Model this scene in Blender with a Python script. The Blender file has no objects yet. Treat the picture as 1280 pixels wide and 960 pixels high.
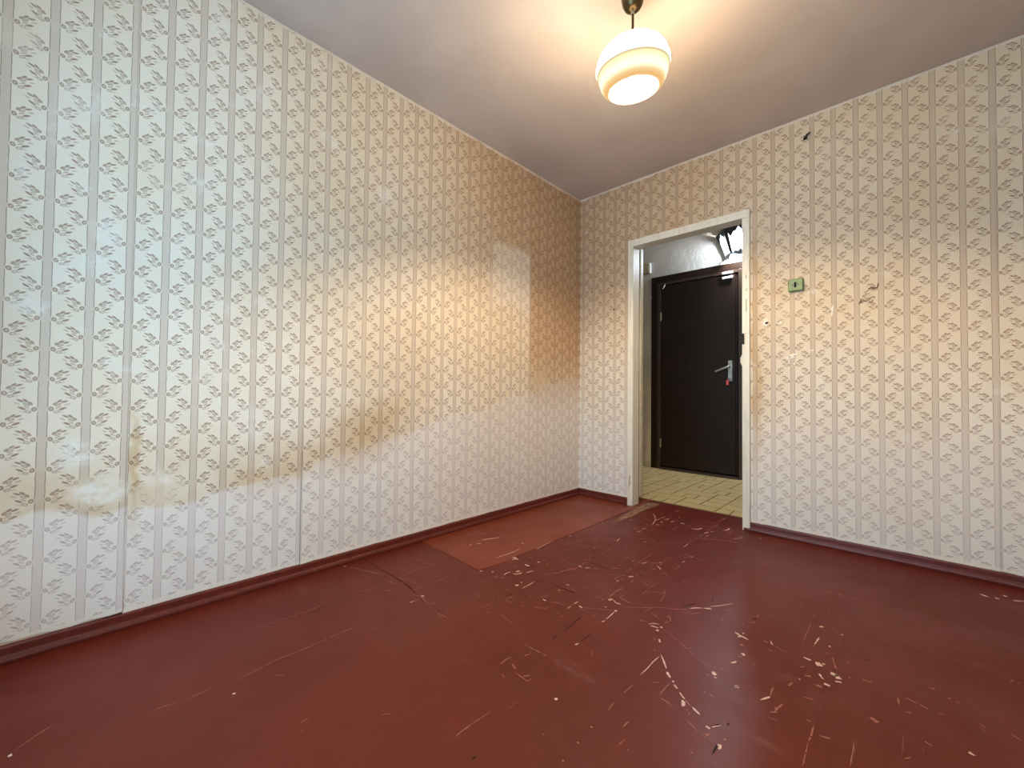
import bpy, bmesh, math, random
from mathutils import Vector, Matrix

random.seed(7)
S = bpy.context.scene
COL = S.collection

# ------------------------------------------------------------------ camera
F_PX = 519.34
YAW, PITCH, ROLL = 0.7660, 0.02083, 0.00994
CAM = Vector((2.0523, 0.0327, 0.8604))
H = 2.528            # ceiling height
D = 3.0              # the wall with the doorway stands at y = D
fw = Vector((-math.sin(YAW)*math.cos(PITCH), math.cos(YAW)*math.cos(PITCH), math.sin(PITCH)))
r0 = Vector((math.cos(YAW), math.sin(YAW), 0)); u0 = r0.cross(fw)
rt = math.cos(ROLL)*r0 + math.sin(ROLL)*u0
up = -math.sin(ROLL)*r0 + math.cos(ROLL)*u0
cd = bpy.data.cameras.new('camera'); cam = bpy.data.objects.new('camera', cd); COL.objects.link(cam)
cd.sensor_fit = 'HORIZONTAL'; cd.sensor_width = 36.0; cd.lens = F_PX/1280*36.0
cd.clip_start = 0.02
M = Matrix((rt, up, -fw)).transposed().to_4x4(); M.translation = CAM
cam.matrix_world = M
S.camera = cam

# ------------------------------------------------------------------ sky, daylight, exposure
W = bpy.data.worlds.new('world'); S.world = W; W.use_nodes = True
bg = W.node_tree.nodes['Background']
bg.inputs['Color'].default_value = (0.47, 0.74, 1.0, 1); bg.inputs['Strength'].default_value = 6.8
WIN = (0.45, 2.05, 0.32, 2.25)       # window opening in the wall behind the camera: x0 x1 z0 z1
YF = -0.42                           # that wall
pl = bpy.data.lights.new('window_daylight', 'AREA'); pl.shape = 'RECTANGLE'
pl.size = WIN[1]-WIN[0]; pl.size_y = WIN[3]-WIN[2]; pl.cycles.is_portal = True
po = bpy.data.objects.new('window_daylight', pl); COL.objects.link(po)
po.location = ((WIN[0]+WIN[1])/2, YF-0.30, (WIN[2]+WIN[3])/2); po.rotation_euler = (math.radians(90), 0, 0)
BULB_W = 5200.0                       # radiance of the pendant's bulb
HALL_W = 0.9                        # radiance of the hall lantern's panes
S.view_settings.view_transform = 'Standard'; S.view_settings.look = 'None'
S.view_settings.exposure = 0.35; S.view_settings.gamma = 1.0; S.view_settings.use_curve_mapping = False
S.cycles.use_denoising = True
S.cycles.max_bounces = 10; S.cycles.diffuse_bounces = 6; S.cycles.sample_clamp_indirect = 6.0
S.cycles.caustics_reflective = False; S.cycles.caustics_refractive = False

# ------------------------------------------------------------------ helpers
def lin(r, g, b):
    f = lambda c: (c/255/12.92) if c <= 10 else ((c/255+0.055)/1.055)**2.4
    return (f(r), f(g), f(b), 1)

class NT:
    """small builder for shader node trees"""
    def __init__(s, tree): s.t = tree
    def n(s, typ, **kw):
        nd = s.t.nodes.new(typ)
        for k, v in kw.items(): setattr(nd, k, v)
        return nd
    def put(s, sock, v):
        if isinstance(v, bpy.types.NodeSocket): s.t.links.new(v, sock)
        else: sock.default_value = v
    def math(s, op, a, b=0.0, c=None):
        nd = s.n('ShaderNodeMath', operation=op)
        s.put(nd.inputs[0], a); s.put(nd.inputs[1], b)
        if c is not None: s.put(nd.inputs[2], c)
        return nd.outputs[0]
    def ramp(s, x, a, b, lo=0.0, hi=1.0, smooth=True):
        nd = s.n('ShaderNodeMapRange', interpolation_type='SMOOTHSTEP' if smooth else 'LINEAR')
        s.put(nd.inputs['Value'], x)
        s.put(nd.inputs['From Min'], a); s.put(nd.inputs['From Max'], b)
        nd.inputs['To Min'].default_value = lo; nd.inputs['To Max'].default_value = hi
        return nd.outputs[0]
    def mix(s, f, a, b, mode='MIX'):
        nd = s.n('ShaderNodeMix', data_type='RGBA', blend_type=mode)
        s.put(nd.inputs[0], f); s.put(nd.inputs[6], a); s.put(nd.inputs[7], b)
        return nd.outputs[2]
    def noise(s, vec, scale, detail=3.0, rough=0.55, dist=0.0):
        nd = s.n('ShaderNodeTexNoise'); s.put(nd.inputs['Vector'], vec)
        nd.inputs['Scale'].default_value = scale; nd.inputs['Detail'].default_value = detail
        nd.inputs['Roughness'].default_value = rough; nd.inputs['Distortion'].default_value = dist
        return nd.outputs['Fac']
    def noisec(s, vec, scale, detail=3.0):
        nd = s.n('ShaderNodeTexNoise'); s.put(nd.inputs['Vector'], vec)
        nd.inputs['Scale'].default_value = scale; nd.inputs['Detail'].default_value = detail
        return nd.outputs['Color']
    def map(s, vec, loc=(0,0,0), rot=(0,0,0), sc=(1,1,1), typ='POINT'):
        nd = s.n('ShaderNodeMapping', vector_type=typ); s.put(nd.inputs['Vector'], vec)
        nd.inputs['Location'].default_value = loc; nd.inputs['Rotation'].default_value = rot
        nd.inputs['Scale'].default_value = sc
        return nd.outputs[0]
    def length(s, vec):
        nd = s.n('ShaderNodeVectorMath', operation='LENGTH'); s.put(nd.inputs[0], vec); return nd.outputs['Value']
    def vadd(s, a, b):
        nd = s.n('ShaderNodeVectorMath', operation='ADD'); s.put(nd.inputs[0], a); s.put(nd.inputs[1], b); return nd.outputs[0]
    def vscale(s, a, k):
        nd = s.n('ShaderNodeVectorMath', operation='SCALE'); s.put(nd.inputs[0], a); nd.inputs['Scale'].default_value = k; return nd.outputs[0]
    def comb(s, x, y, z=0.0):
        nd = s.n('ShaderNodeCombineXYZ'); s.put(nd.inputs[0], x); s.put(nd.inputs[1], y); s.put(nd.inputs[2], z); return nd.outputs[0]
    def sep(s, v):
        nd = s.n('ShaderNodeSeparateXYZ'); s.put(nd.inputs[0], v); return nd.outputs
    def bump(s, h, strength=0.3, dist=0.002):
        nd = s.n('ShaderNodeBump'); s.put(nd.inputs['Height'], h)
        nd.inputs['Strength'].default_value = strength; nd.inputs['Distance'].default_value = dist
        return nd.outputs[0]
    def blob(s, vec, c, r, rot=0.0, soft=0.35):
        """soft ellipse mask: 1 inside, 0 outside; c = centre, r = radii in the vector's x and y"""
        p = s.map(vec, (c[0], c[1], 0), (0, 0, rot), (r[0], r[1], 1), 'TEXTURE')
        return s.ramp(s.length(p), 1.0+soft, 1.0-soft)
    def mx(s, *a):
        o = a[0]
        for b in a[1:]: o = s.math('MAXIMUM', o, b)
        return o

def mat(name, build=None, color=None, rough=0.6, metal=0.0, spec=0.5, bumpy=None):
    m = bpy.data.materials.new(name); m.use_nodes = True
    nt = NT(m.node_tree); b = m.node_tree.nodes['Principled BSDF']
    b.inputs['Roughness'].default_value = rough; b.inputs['Metallic'].default_value = metal
    b.inputs['Specular IOR Level'].default_value = spec
    if color: b.inputs['Base Color'].default_value = color
    if build: build(nt, b)
    elif bumpy:
        co = nt.n('ShaderNodeTexCoord').outputs['Object']
        nz = nt.noise(co, bumpy[0], 4)
        nt.put(b.inputs['Normal'], nt.bump(nz, bumpy[1], 0.002))
        c2 = tuple(x*bumpy[2] for x in color[:3])+(1,)
        nt.put(b.inputs['Base Color'], nt.mix(nt.ramp(nz, 0.35, 0.65), color, c2))
    return m

def obj(name, bm, m, parent=None, smooth=False):
    bmesh.ops.recalc_face_normals(bm, faces=bm.faces[:])
    me = bpy.data.meshes.new(name); bm.to_mesh(me); bm.free()
    if m is not None:
        for k in (m if isinstance(m, (list, tuple)) else [m]): me.materials.append(k)
    if smooth:
        for p in me.polygons: p.use_smooth = True
        try: me.set_sharp_from_angle(angle=math.radians(40))
        except Exception: pass
    o = bpy.data.objects.new(name, me); COL.objects.link(o)
    if parent is not None: o.parent = parent
    return o

def struct(name, bm, m, parent=None, label=None, smooth=False):
    o = obj(name, bm, m, parent, smooth); o['kind'] = 'structure'
    if label: o['label'] = label
    return o

def thing(name, label, cat, loc=(0,0,0), group=None):
    o = bpy.data.objects.new(name, None); COL.objects.link(o); o.location = loc
    o.empty_display_size = 0.05; o['label'] = label; o['category'] = cat
    if group: o['group'] = group
    return o

def part(name, bm, m, t, label=None, smooth=False):
    """a part of a thing; geometry is given in world coordinates and moved to the thing's frame"""
    loc = t.matrix_basis.translation.copy()
    bmesh.ops.translate(bm, verts=bm.verts[:], vec=-loc)
    o = obj(name, bm, m, t, smooth)
    if label: o['label'] = label
    return o

def box(bm, x0, x1, y0, y1, z0, z1, bev=0.0, mi=0):
    b2 = bmesh.new(); bmesh.ops.create_cube(b2, size=1.0)
    for v in b2.verts:
        v.co = Vector(((x0+x1)/2+v.co.x*(x1-x0), (y0+y1)/2+v.co.y*(y1-y0), (z0+z1)/2+v.co.z*(z1-z0)))
    if bev > 0: bmesh.ops.bevel(b2, geom=b2.edges[:], offset=bev, segments=2, affect='EDGES', profile=0.5)
    for f in b2.faces: f.material_index = mi
    merge(bm, b2)

def merge(bm, b2):
    me = bpy.data.meshes.new('tmp'); b2.to_mesh(me); b2.free(); bm.from_mesh(me); bpy.data.meshes.remove(me)

def nbox(*a, **k):
    bm = bmesh.new(); box(bm, *a, **k); return bm

def grid(bm, fn, nu, nv, uv=None):
    vs = [[bm.verts.new(fn(i/nu, j/nv)) for i in range(nu+1)] for j in range(nv+1)]
    lay = bm.loops.layers.uv.verify() if uv else None
    for j in range(nv):
        for i in range(nu):
            f = bm.faces.new((vs[j][i], vs[j][i+1], vs[j+1][i+1], vs[j+1][i]))
            if lay:
                for l, (a, b) in zip(f.loops, ((i, j), (i+1, j), (i+1, j+1), (i, j+1))): l[lay].uv = uv(a/nu, b/nv)
    return vs

def lathe(bm, prof, n=40, loc=(0,0,0), cap=False, mi=None):
    rings = []
    for r, z in prof:
        rings.append([bm.verts.new((loc[0]+r*math.cos(2*math.pi*k/n), loc[1]+r*math.sin(2*math.pi*k/n), loc[2]+z)) for k in range(n)])
    for a, (A, B) in enumerate(zip(rings, rings[1:])):
        for k in range(n):
            f = bm.faces.new((A[k], A[(k+1) % n], B[(k+1) % n], B[k]))
            if mi: f.material_index = mi[a]
    if cap:
        bm.faces.new(rings[0]); bm.faces.new(rings[-1])
    return rings

def tube(bm, pts, r, n=8, cap=True):
    pts = [Vector(p) for p in pts]; rings = []
    for i, p in enumerate(pts):
        d = (pts[min(i+1, len(pts)-1)]-pts[max(i-1, 0)]).normalized()
        a = d.orthogonal().normalized() if i == 0 else (rings_a - d*rings_a.dot(d)).normalized()
        rings_a = a; b = d.cross(a)
        rr = r[i] if isinstance(r, (list, tuple)) else r
        rings.append([bm.verts.new(p+rr*(math.cos(2*math.pi*k/n)*a+math.sin(2*math.pi*k/n)*b)) for k in range(n)])
    for A, B in zip(rings, rings[1:]):
        for k in range(n): bm.faces.new((A[k], A[(k+1) % n], B[(k+1) % n], B[k]))
    if cap:
        bm.faces.new(rings[0]); bm.faces.new(rings[-1])

def prism(bm, poly, fa, fb):
    """solid between two copies of a polygon: fa, fb turn (a, b) into 3-D points"""
    A = [bm.verts.new(fa(*p)) for p in poly]; B = [bm.verts.new(fb(*p)) for p in poly]
    bm.faces.new(A); bm.faces.new(B)
    n = len(poly)
    for i in range(n): bm.faces.new((A[i], A[(i+1) % n], B[(i+1) % n], B[i]))

def cyl(bm, p0, p1, r, n=16):
    tube(bm, [p0, p1], r, n)

# ------------------------------------------------------------------ materials
PER = 0.0990          # height of one repeat of the wallpaper's print

def sprig_group():
    g = bpy.data.node_groups.new('leaf_sprig', 'ShaderNodeTree')
    g.interface.new_socket('P', in_out='INPUT', socket_type='NodeSocketVector')
    g.interface.new_socket('Mask', in_out='OUTPUT', socket_type='NodeSocketFloat')
    nt = NT(g); gi = nt.n('NodeGroupInput'); go = nt.n('NodeGroupOutput'); P = gi.outputs[0]
    def leaf(c, r, deg, w=1.0, ring=0.0, soft=0.28):
        p = nt.map(P, (c[0], c[1], 0), (0, 0, math.radians(deg)), (r[0]*1.08, r[1]*1.06, 1), 'TEXTURE')
        ln = nt.length(p); m = nt.ramp(ln, 1.0+soft, 1.0-soft, 0.0, w)
        if ring: m = nt.math('SUBTRACT', m, nt.ramp(ln, 0.75, 0.25, 0.0, ring*w))
        return m
    L = [leaf((0, 0), (5.6, 6.8), 20, 1.0, 0.55), leaf((8.5, 18.5), (6.0, 3.4), 48, 0.95, 0.25), leaf((16.5, 15.5), (7.5, 4.0), 36, 0.70, 0.5),
         leaf((18.5, 28), (7.0, 2.8), 42, 0.95), leaf((29.5, 27.5), (8, 2.7), 24, 0.95), leaf((36, 18.5), (6.5, 2.2), 20, 0.5),
         leaf((16, 6), (7.5, 1.7), 30, 0.7), leaf((26, 3.5), (8.8, 2.9), 30, 1.0), leaf((13, -8), (7.0, 4.6), 25, 0.7, 0.75),
         leaf((24, -8), (6.5, 1.8), 20, 0.35)]
    nt.put(go.inputs[0], nt.mx(*L))
    return g
SPRIG = sprig_group()

def wallpaper(name, axis, u_off, stains_and_light):
    """printed paper: grey-mauve stripes 10 cm apart with leaf sprigs between them; UV is in metres"""
    def build(nt, b):
        uv = nt.n('ShaderNodeUVMap').outputs[0]
        oc = nt.n('ShaderNodeTexCoord').outputs['Object']
        o = nt.sep(oc); w = nt.comb(o[1] if axis == 'y' else o[0], o[2])
        jit = nt.vscale(nt.vadd(nt.noisec(uv, 45, 2), (-.5, -.5, -.5)), 0.0035)
        s = nt.sep(nt.vadd(uv, jit))
        us = nt.math('ADD', s[0], 0.006+10.0); v = nt.math('ADD', s[1], 9.9)
        k = nt.math('FLOOR', nt.math('DIVIDE', us, 0.1)); uc = nt.math('SUBTRACT', us, nt.math('MULTIPLY', k, 0.1))
        par = nt.math('MODULO', k, 2.0)
        z0 = nt.math('SUBTRACT', nt.math('ADD', v, 0.040), 0.098)
        half = PER/2
        vL = nt.math('SUBTRACT', nt.math('MODULO', nt.math('ADD', z0, nt.math('MULTIPLY', par, half)), PER), 0.040)
        vR = nt.math('SUBTRACT', nt.math('MODULO', nt.math('ADD', z0, nt.math('MULTIPLY', nt.math('SUBTRACT', 1.0, par), half)), PER), 0.040)
        def spr(du, vv):
            g = nt.n('ShaderNodeGroup'); g.node_tree = SPRIG
            nt.put(g.inputs[0], nt.comb(nt.math('MULTIPLY', du, 1000.0), nt.math('MULTIPLY', vv, 1000.0))); return g.outputs[0]
        pr = nt.math('MAXIMUM', spr(nt.math('SUBTRACT', uc, 0.0185), vL), spr(nt.math('SUBTRACT', 0.0815, uc), vR))
        d = nt.math('MINIMUM', uc, nt.math('SUBTRACT', 0.1, uc))
        stripe = nt.ramp(d, 0.0118, 0.0108)
        edge = nt.math('MULTIPLY', nt.ramp(nt.math('ABSOLUTE', nt.math('SUBTRACT', d, 0.0108)), 0.0016, 0.0003), 1.0)
        side = nt.math('LESS_THAN', uc, 0.05)
        vn = nt.math('ADD', nt.math('MULTIPLY', side, vL), nt.math('MULTIPLY', nt.math('SUBTRACT', 1.0, side), vR))
        edge = nt.math('MULTIPLY', edge, nt.ramp(nt.math('ABSOLUTE', vn), 0.004, 0.009))
        # broken printing: fine grain
        grain = nt.noise(uv, 420, 2, 0.6)
        pr = nt.math('MULTIPLY', pr, nt.ramp(grain, 0.25, 0.55, 0.70, 1.0))
        hatch = nt.noise(nt.map(uv, sc=(1, 2.2, 1)), 260, 2, 0.7)
        stripe = nt.math('MULTIPLY', stripe, nt.ramp(hatch, 0.30, 0.65, 0.55, 1.25))
        paper = lin(226, 220, 208); c_st = lin(203, 190, 177); c_ed = lin(146, 130, 118); c_pr = lin(146, 117, 101)
        # old paper yellows unevenly
        n1 = nt.noise(w, 1.7, 4); n2 = nt.noise(w, 7.0, 4)
        paper = nt.mix(nt.ramp(n1, 0.35, 0.7), paper, lin(221, 210, 190))
        fade, brown, white, darkn, clean_daylit = stains_and_light(nt, w)
        keep = nt.math('SUBTRACT', 1.0, fade)
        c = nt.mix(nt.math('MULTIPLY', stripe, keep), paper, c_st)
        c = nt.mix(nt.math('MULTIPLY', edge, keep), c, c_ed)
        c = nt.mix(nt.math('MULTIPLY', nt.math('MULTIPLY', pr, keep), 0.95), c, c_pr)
        c = nt.mix(clean_daylit, c, nt.mix(0.45, c, lin(224, 224, 231)))  # bluish tone: cleaner paper, with cool daylight painted into the low walls
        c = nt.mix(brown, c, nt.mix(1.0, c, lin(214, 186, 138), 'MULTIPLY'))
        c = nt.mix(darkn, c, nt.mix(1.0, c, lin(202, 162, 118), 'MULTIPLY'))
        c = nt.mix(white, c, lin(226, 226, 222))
        # whitewash smeared over the paper's top edge, bare paper at the bottom edge
        z = o[2]; wv = nt.math('MULTIPLY', nt.math('SUBTRACT', n2, 0.5), 0.05)
        c = nt.mix(nt.ramp(nt.math('ADD', z, wv), H-0.022, H-0.010, 0, 0.75), c, lin(214, 206, 196))
        c = nt.mix(nt.ramp(nt.math('ADD', z, nt.math('MULTIPLY', wv, 0.5)), 0.078, 0.068, 0, 0.85), c, lin(228, 222, 210))
        nt.put(b.inputs['Base Color'], c)
        h = nt.math('ADD', nt.math('MULTIPLY', nt.noise(w, 9, 3), 0.9), nt.math('MULTIPLY', nt.noise(w, 60, 3), 0.12))
        nt.put(b.inputs['Normal'], nt.bump(h, 0.35, 0.006))
    return mat(name, build, rough=0.85, spec=0.25)

def stains_light_left(nt, w):
    warp = nt.vscale(nt.vadd(nt.noisec(w, 5.5, 4), (-.5, -.5, -.5)), 0.16)
    p = nt.vadd(w, warp); q = nt.vadd(nt.vadd(w, nt.vscale(warp, 0.45)), nt.vscale(nt.vadd(nt.noisec(w, 26, 4), (-.5, -.5, -.5)), 0.055)); s = nt.sep(p)
    flake = nt.ramp(nt.noise(w, 38, 4, .65), .36, .60, .30, 1.0)
    y, z = s[0], s[1]
    tide = nt.math('ADD', 0.43, nt.math('MULTIPLY', nt.math('MAXIMUM', nt.math('SUBTRACT', y, 0.55), 0.0), 0.24))
    dz = nt.math('SUBTRACT', z, tide)
    above = nt.ramp(dz, -0.012, 0.02)
    near = nt.math('MULTIPLY', above, nt.ramp(dz, 0.30, 0.0))
    yf = nt.ramp(y, 1.75, 1.15)
    n = nt.noise(w, 3.2, 3)
    brown = nt.math('MULTIPLY', nt.math('MULTIPLY', near, yf), nt.ramp(n, 0.30, 0.62, 0.15, 0.50))
    brown = nt.mx(brown, nt.math('MULTIPLY', nt.blob(q, (1.08, 0.66), (0.24, 0.12), 0.5, 0.95), 0.70),
                  nt.math('MULTIPLY', nt.blob(q, (0.84, 0.56), (0.27, 0.06), 0.35, 0.95), 0.5),
                  nt.math('MULTIPLY', nt.blob(q, (0.175, 0.58), (0.016, 0.17), 0, 0.8), 0.65),
                  nt.math('MULTIPLY', nt.blob(q, (-0.12, 0.53), (0.16, 0.06), 0.3, 0.95), 0.35),
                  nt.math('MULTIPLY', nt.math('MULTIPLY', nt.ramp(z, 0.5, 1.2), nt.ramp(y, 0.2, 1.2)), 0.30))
    white = nt.mx(nt.math('MULTIPLY', nt.blob(q, (0.085, 0.50), (0.065, 0.045), 0, 0.5), 0.80),
                  nt.math('MULTIPLY', nt.blob(q, (0.025, 0.63), (0.035, 0.05), 0, 0.6), 0.80),
                  nt.math('MULTIPLY', nt.blob(q, (0.095, 1.42), (0.03, 0.05), 0, 0.7), 0.6),
                  nt.math('MULTIPLY', nt.blob(q, (0.03, 1.85), (0.05, 0.06), 0, 0.7), 0.45),
                  nt.math('MULTIPLY', nt.blob(q, (-0.03, 1.78), (0.03, 0.12), 0, 0.7), 0.35),
                  nt.math('MULTIPLY', nt.blob(q, (0.34, 1.68), (0.03, 0.03), 0, 0.7), 0.5),
                  nt.math('MULTIPLY', nt.blob(q, (1.15, 1.93), (0.03, 0.05), 0, 0.7), 0.5),
                  nt.math('MULTIPLY', nt.math('MULTIPLY', nt.ramp(nt.noise(w, 6.0, 5), 0.56, 0.70), nt.ramp(y, 1.3, 0.3)), 0.60))
    white = nt.math('MULTIPLY', white, flake)
    fade = nt.mx(nt.blob(q, (0.085, 0.50), (0.075, 0.055), 0, 0.5), nt.math('MULTIPLY', nt.blob(q, (0.25, 0.49), (0.07, 0.07), 0, 0.6), 0.8), nt.math('MULTIPLY', nt.ramp(nt.noise(w, 3.4, 4), 0.60, 0.70), 0.5))
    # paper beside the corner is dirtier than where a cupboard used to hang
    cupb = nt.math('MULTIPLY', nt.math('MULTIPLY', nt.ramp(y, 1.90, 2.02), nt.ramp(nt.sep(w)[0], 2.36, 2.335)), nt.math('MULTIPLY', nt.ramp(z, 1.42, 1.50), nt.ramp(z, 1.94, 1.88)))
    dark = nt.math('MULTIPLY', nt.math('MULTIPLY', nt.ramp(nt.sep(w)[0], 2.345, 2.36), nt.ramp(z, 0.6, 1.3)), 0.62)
    top = nt.math('MULTIPLY', nt.math('MULTIPLY', nt.ramp(z, 1.2, 2.2), nt.ramp(y, 1.0, 2.2)), 0.55)  # dim lamp warmth of the upper wall painted in, on top of dirt
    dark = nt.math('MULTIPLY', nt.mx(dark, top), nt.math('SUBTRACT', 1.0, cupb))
    clean_daylit = nt.mx(nt.math('MULTIPLY', cupb, 0.55), nt.math('MULTIPLY', nt.math('SUBTRACT', 1.0, above), 0.8))
    return fade, brown, white, dark, clean_daylit

def stains_light_back(nt, w):
    warp = nt.vscale(nt.vadd(nt.noisec(w, 5.5, 4), (-.5, -.5, -.5)), 0.12)
    p = nt.vadd(w, warp); s = nt.sep(p); x, z = s[0], s[1]
    brown = nt.mx(nt.math('MULTIPLY', nt.ramp(z, 0.7, 1.5), 0.35),  # upward ramp paints the lamp's warmth into the paper colour
                  nt.math('MULTIPLY', nt.blob(p, (1.345, 1.3), (0.03, 0.75), 0, 0.5), 0.6),
                  nt.math('MULTIPLY', nt.blob(p, (1.47, 1.50), (0.10, 0.10), 0, 0.8), 0.5))
    white = nt.math('MULTIPLY', nt.ramp(nt.noise(w, 7.0, 5), 0.66, 0.74), 0.35)
    fade = nt.math('MULTIPLY', nt.ramp(nt.noise(w, 2.4, 4), 0.58, 0.72), 0.45)
    dark = nt.math('MULTIPLY', nt.math('MULTIPLY', nt.ramp(x, 1.9, 0.3), nt.ramp(z, 1.0, 2.0)), 0.50)  # dim warm light of the upper wall painted in, over yellowed paper
    clean_daylit = nt.ramp(z, 0.9, 0.4, 0, 0.7)  # cool daylight on the lower wall painted as bluer paper
    return fade, brown, white, dark, clean_daylit

WP_L = wallpaper('striped_leaf_wallpaper', 'y', 0, stains_light_left)
WP_B = wallpaper('striped_leaf_wallpaper_door_wall', 'x', 0, stains_light_back)

def m_plain_paper(nt, b):
    oc = nt.n('ShaderNodeTexCoord').outputs['Object']
    nt.put(b.inputs['Base Color'], nt.mix(nt.ramp(nt.noise(oc, 6, 4), .3, .7), lin(210, 198, 180), lin(200, 186, 166)))
PLAIN = mat('faded_paper', m_plain_paper, rough=0.85, spec=0.2)

def m_ceiling(nt, b):
    oc = nt.n('ShaderNodeTexCoord').outputs['Object']
    n = nt.noise(oc, 1.4, 4)
    c = nt.mix(nt.ramp(n, .35, .65), lin(196, 184, 178), lin(185, 172, 166))
    nt.put(b.inputs['Base Color'], c)
    nt.put(b.inputs['Normal'], nt.bump(nt.math('ADD', nt.noise(oc, 130, 3), nt.math('MULTIPLY', nt.noise(oc, 5, 3), 1.5)), 0.25, 0.004))
CEIL = mat('whitewashed_ceiling', m_ceiling, rough=0.9, spec=0.2)

def floor_paint(name, c0, c1, c2):
    def build(nt, b):
        oc = nt.n('ShaderNodeTexCoord').outputs['Object']
        n1 = nt.noise(oc, 1.6, 5, 0.6); n2 = nt.noise(nt.map(oc, sc=(6, 1, 1)), 3.0, 4, 0.6); n3 = nt.noise(oc, 160, 2)
        c = nt.mix(nt.ramp(n1, .35, .68), c0, c1)
        c = nt.mix(nt.ramp(n2, .50, .72, 0, 0.55), c, c2)
        # chalky scuff patches where the gloss is gone
        sc = nt.noise(nt.map(oc, rot=(0, 0, .5), sc=(1, 2.5, 1)), 2.2, 6, 0.68)
        scuff = nt.ramp(sc, .60, .74, 0, 0.45)
        c = nt.mix(scuff, c, lin(138, 92, 84))
        # hairline scratches, mostly along the room
        wv = nt.noise(nt.map(oc, sc=(60, 1.6, 1)), 2.4, 3, 0.5, 0.2)
        hair = nt.math('MULTIPLY', nt.ramp(wv, .715, .745), nt.ramp(n1, .42, .6, 0, .5))
        c = nt.mix(hair, c, lin(152, 98, 84))
        c = nt.mix(nt.ramp(n3, .3, .7, 0, .12), c, lin(60, 18, 12))
        nt.put(b.inputs['Base Color'], c); b.inputs['Specular IOR Level'].default_value = .3
        nt.put(b.inputs['Roughness'], nt.ramp(nt.math('ADD', n1, nt.math('MULTIPLY', scuff, .6)), .3, .8, .36, .62))
        h = nt.math('ADD', nt.math('MULTIPLY', nt.noise(oc, 7, 4), 0.8), nt.math('MULTIPLY', nt.noise(oc, 55, 3), .10))
        nt.put(b.inputs['Normal'], nt.bump(h, 0.28, 0.006))
    return mat(name, build, rough=0.42, spec=0.42)
FLOOR = floor_paint('red_brown_floor_paint', lin(97, 29, 14), lin(88, 25, 10), lin(96, 37, 24))
FLOOR_N = floor_paint('newer_red_floor_paint', lin(122, 52, 30), lin(114, 47, 27), lin(116, 54, 38))
SKIRT = mat('red_brown_skirting_paint', color=lin(98, 34, 23), rough=0.42, bumpy=(40, 0.3, 0.75))
CHIP = mat('bare_chip', color=lin(214, 178, 160), rough=0.8, bumpy=(120, 0.3, 0.85))
CHIP2 = mat('worn_paint', color=lin(156, 96, 80), rough=0.7, bumpy=(120, 0.3, 0.85))
CRACK = mat('dark_crack', color=lin(34, 10, 8), rough=0.9)
def m_tan(nt, b):
    oc = nt.n('ShaderNodeTexCoord').outputs['Object']
    n = nt.noise(nt.map(oc, sc=(3, 1, 1)), 11, 5, .7)
    c = nt.mix(nt.ramp(nt.noise(oc, 40, 4), .35, .65), lin(150, 114, 90), lin(116, 84, 62))
    nt.put(b.inputs['Base Color'], nt.mix(nt.ramp(n, .50, .58, 0, .85), c, lin(108, 44, 28)))
    nt.put(b.inputs['Normal'], nt.bump(n, .4, .002))
TAN = mat('bare_board', m_tan, rough=0.75)

def m_white(nt, b):
    oc = nt.n('ShaderNodeTexCoord').outputs['Object']
    n = nt.noise(nt.map(oc, sc=(8, 8, 1)), 4.5, 5, 0.65)
    c = nt.mix(nt.ramp(n, .45, .75), lin(226, 222, 210), lin(206, 200, 182))
    chip = nt.ramp(nt.noise(nt.map(oc, sc=(5, 5, 1)), 9, 5, .7), .68, .72)
    c = nt.mix(nt.math('MULTIPLY', chip, .55), c, lin(150, 150, 150))
    nt.put(b.inputs['Base Color'], c)
    nt.put(b.inputs['Normal'], nt.bump(nt.math('SUBTRACT', nt.noise(oc, 30, 3), chip), 0.35, 0.003))
WHITE = mat('chipped_white_gloss', m_white, rough=0.35)
CREAM = mat('cream_gloss', color=lin(206, 196, 166), rough=0.4, bumpy=(30, 0.2, 0.88))

def m_brown(nt, b):
    oc = nt.n('ShaderNodeTexCoord').outputs['Object']
    n = nt.noise(oc, 5, 4)
    nt.put(b.inputs['Base Color'], nt.mix(nt.ramp(n, .35, .65), lin(36, 20, 11), lin(31, 17, 9)))
    nt.put(b.inputs['Normal'], nt.bump(nt.noise(oc, 90, 3), 0.15, 0.002))
BROWN = mat('dark_brown_powder_coat', m_brown, rough=0.45, spec=0.28)
BROWN2 = mat('dark_brown_frame_paint', color=lin(62, 44, 30), rough=0.45, bumpy=(40, 0.15, 0.8))
GAP = mat('shadow_gap_rubber', color=lin(14, 9, 8), rough=0.9)
STEEL = mat('brushed_steel', color=lin(190, 190, 186), rough=0.32, metal=0.9)
PAINTED_METAL = mat('dull_painted_metal', color=lin(150, 142, 120), rough=0.5, metal=0.3, bumpy=(60, .2, .8))
BRONZE = mat('dark_bronze', color=lin(84, 70, 48), rough=0.28, metal=0.85)
BLACK = mat('black_metal', color=lin(16, 16, 16), rough=0.5)
GREYTRIM = mat('grey_cut_metal', color=lin(120, 128, 140), rough=0.5, metal=0.2)
RED = mat('red_plastic', color=lin(190, 40, 40), rough=0.4)
PINK = mat('pale_red_paper', color=lin(232, 128, 120), rough=0.6)
GREEN = mat('green_oil_paint', color=lin(98, 126, 66), rough=0.35, bumpy=(50, .3, .88))
DKGREEN = mat('dark_green_oil_paint', color=lin(92, 108, 78), rough=0.4)
PLASTER = mat('bare_plaster', color=lin(232, 228, 218), rough=0.95, bumpy=(80, .6, .9))
PENCIL = mat('brown_crayon', color=lin(122, 98, 78), rough=0.9)
HOLE = mat('black_hole', color=lin(6, 5, 5), rough=1.0)
WPLAST = mat('white_plastic', color=lin(230, 230, 230), rough=0.4)

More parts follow.
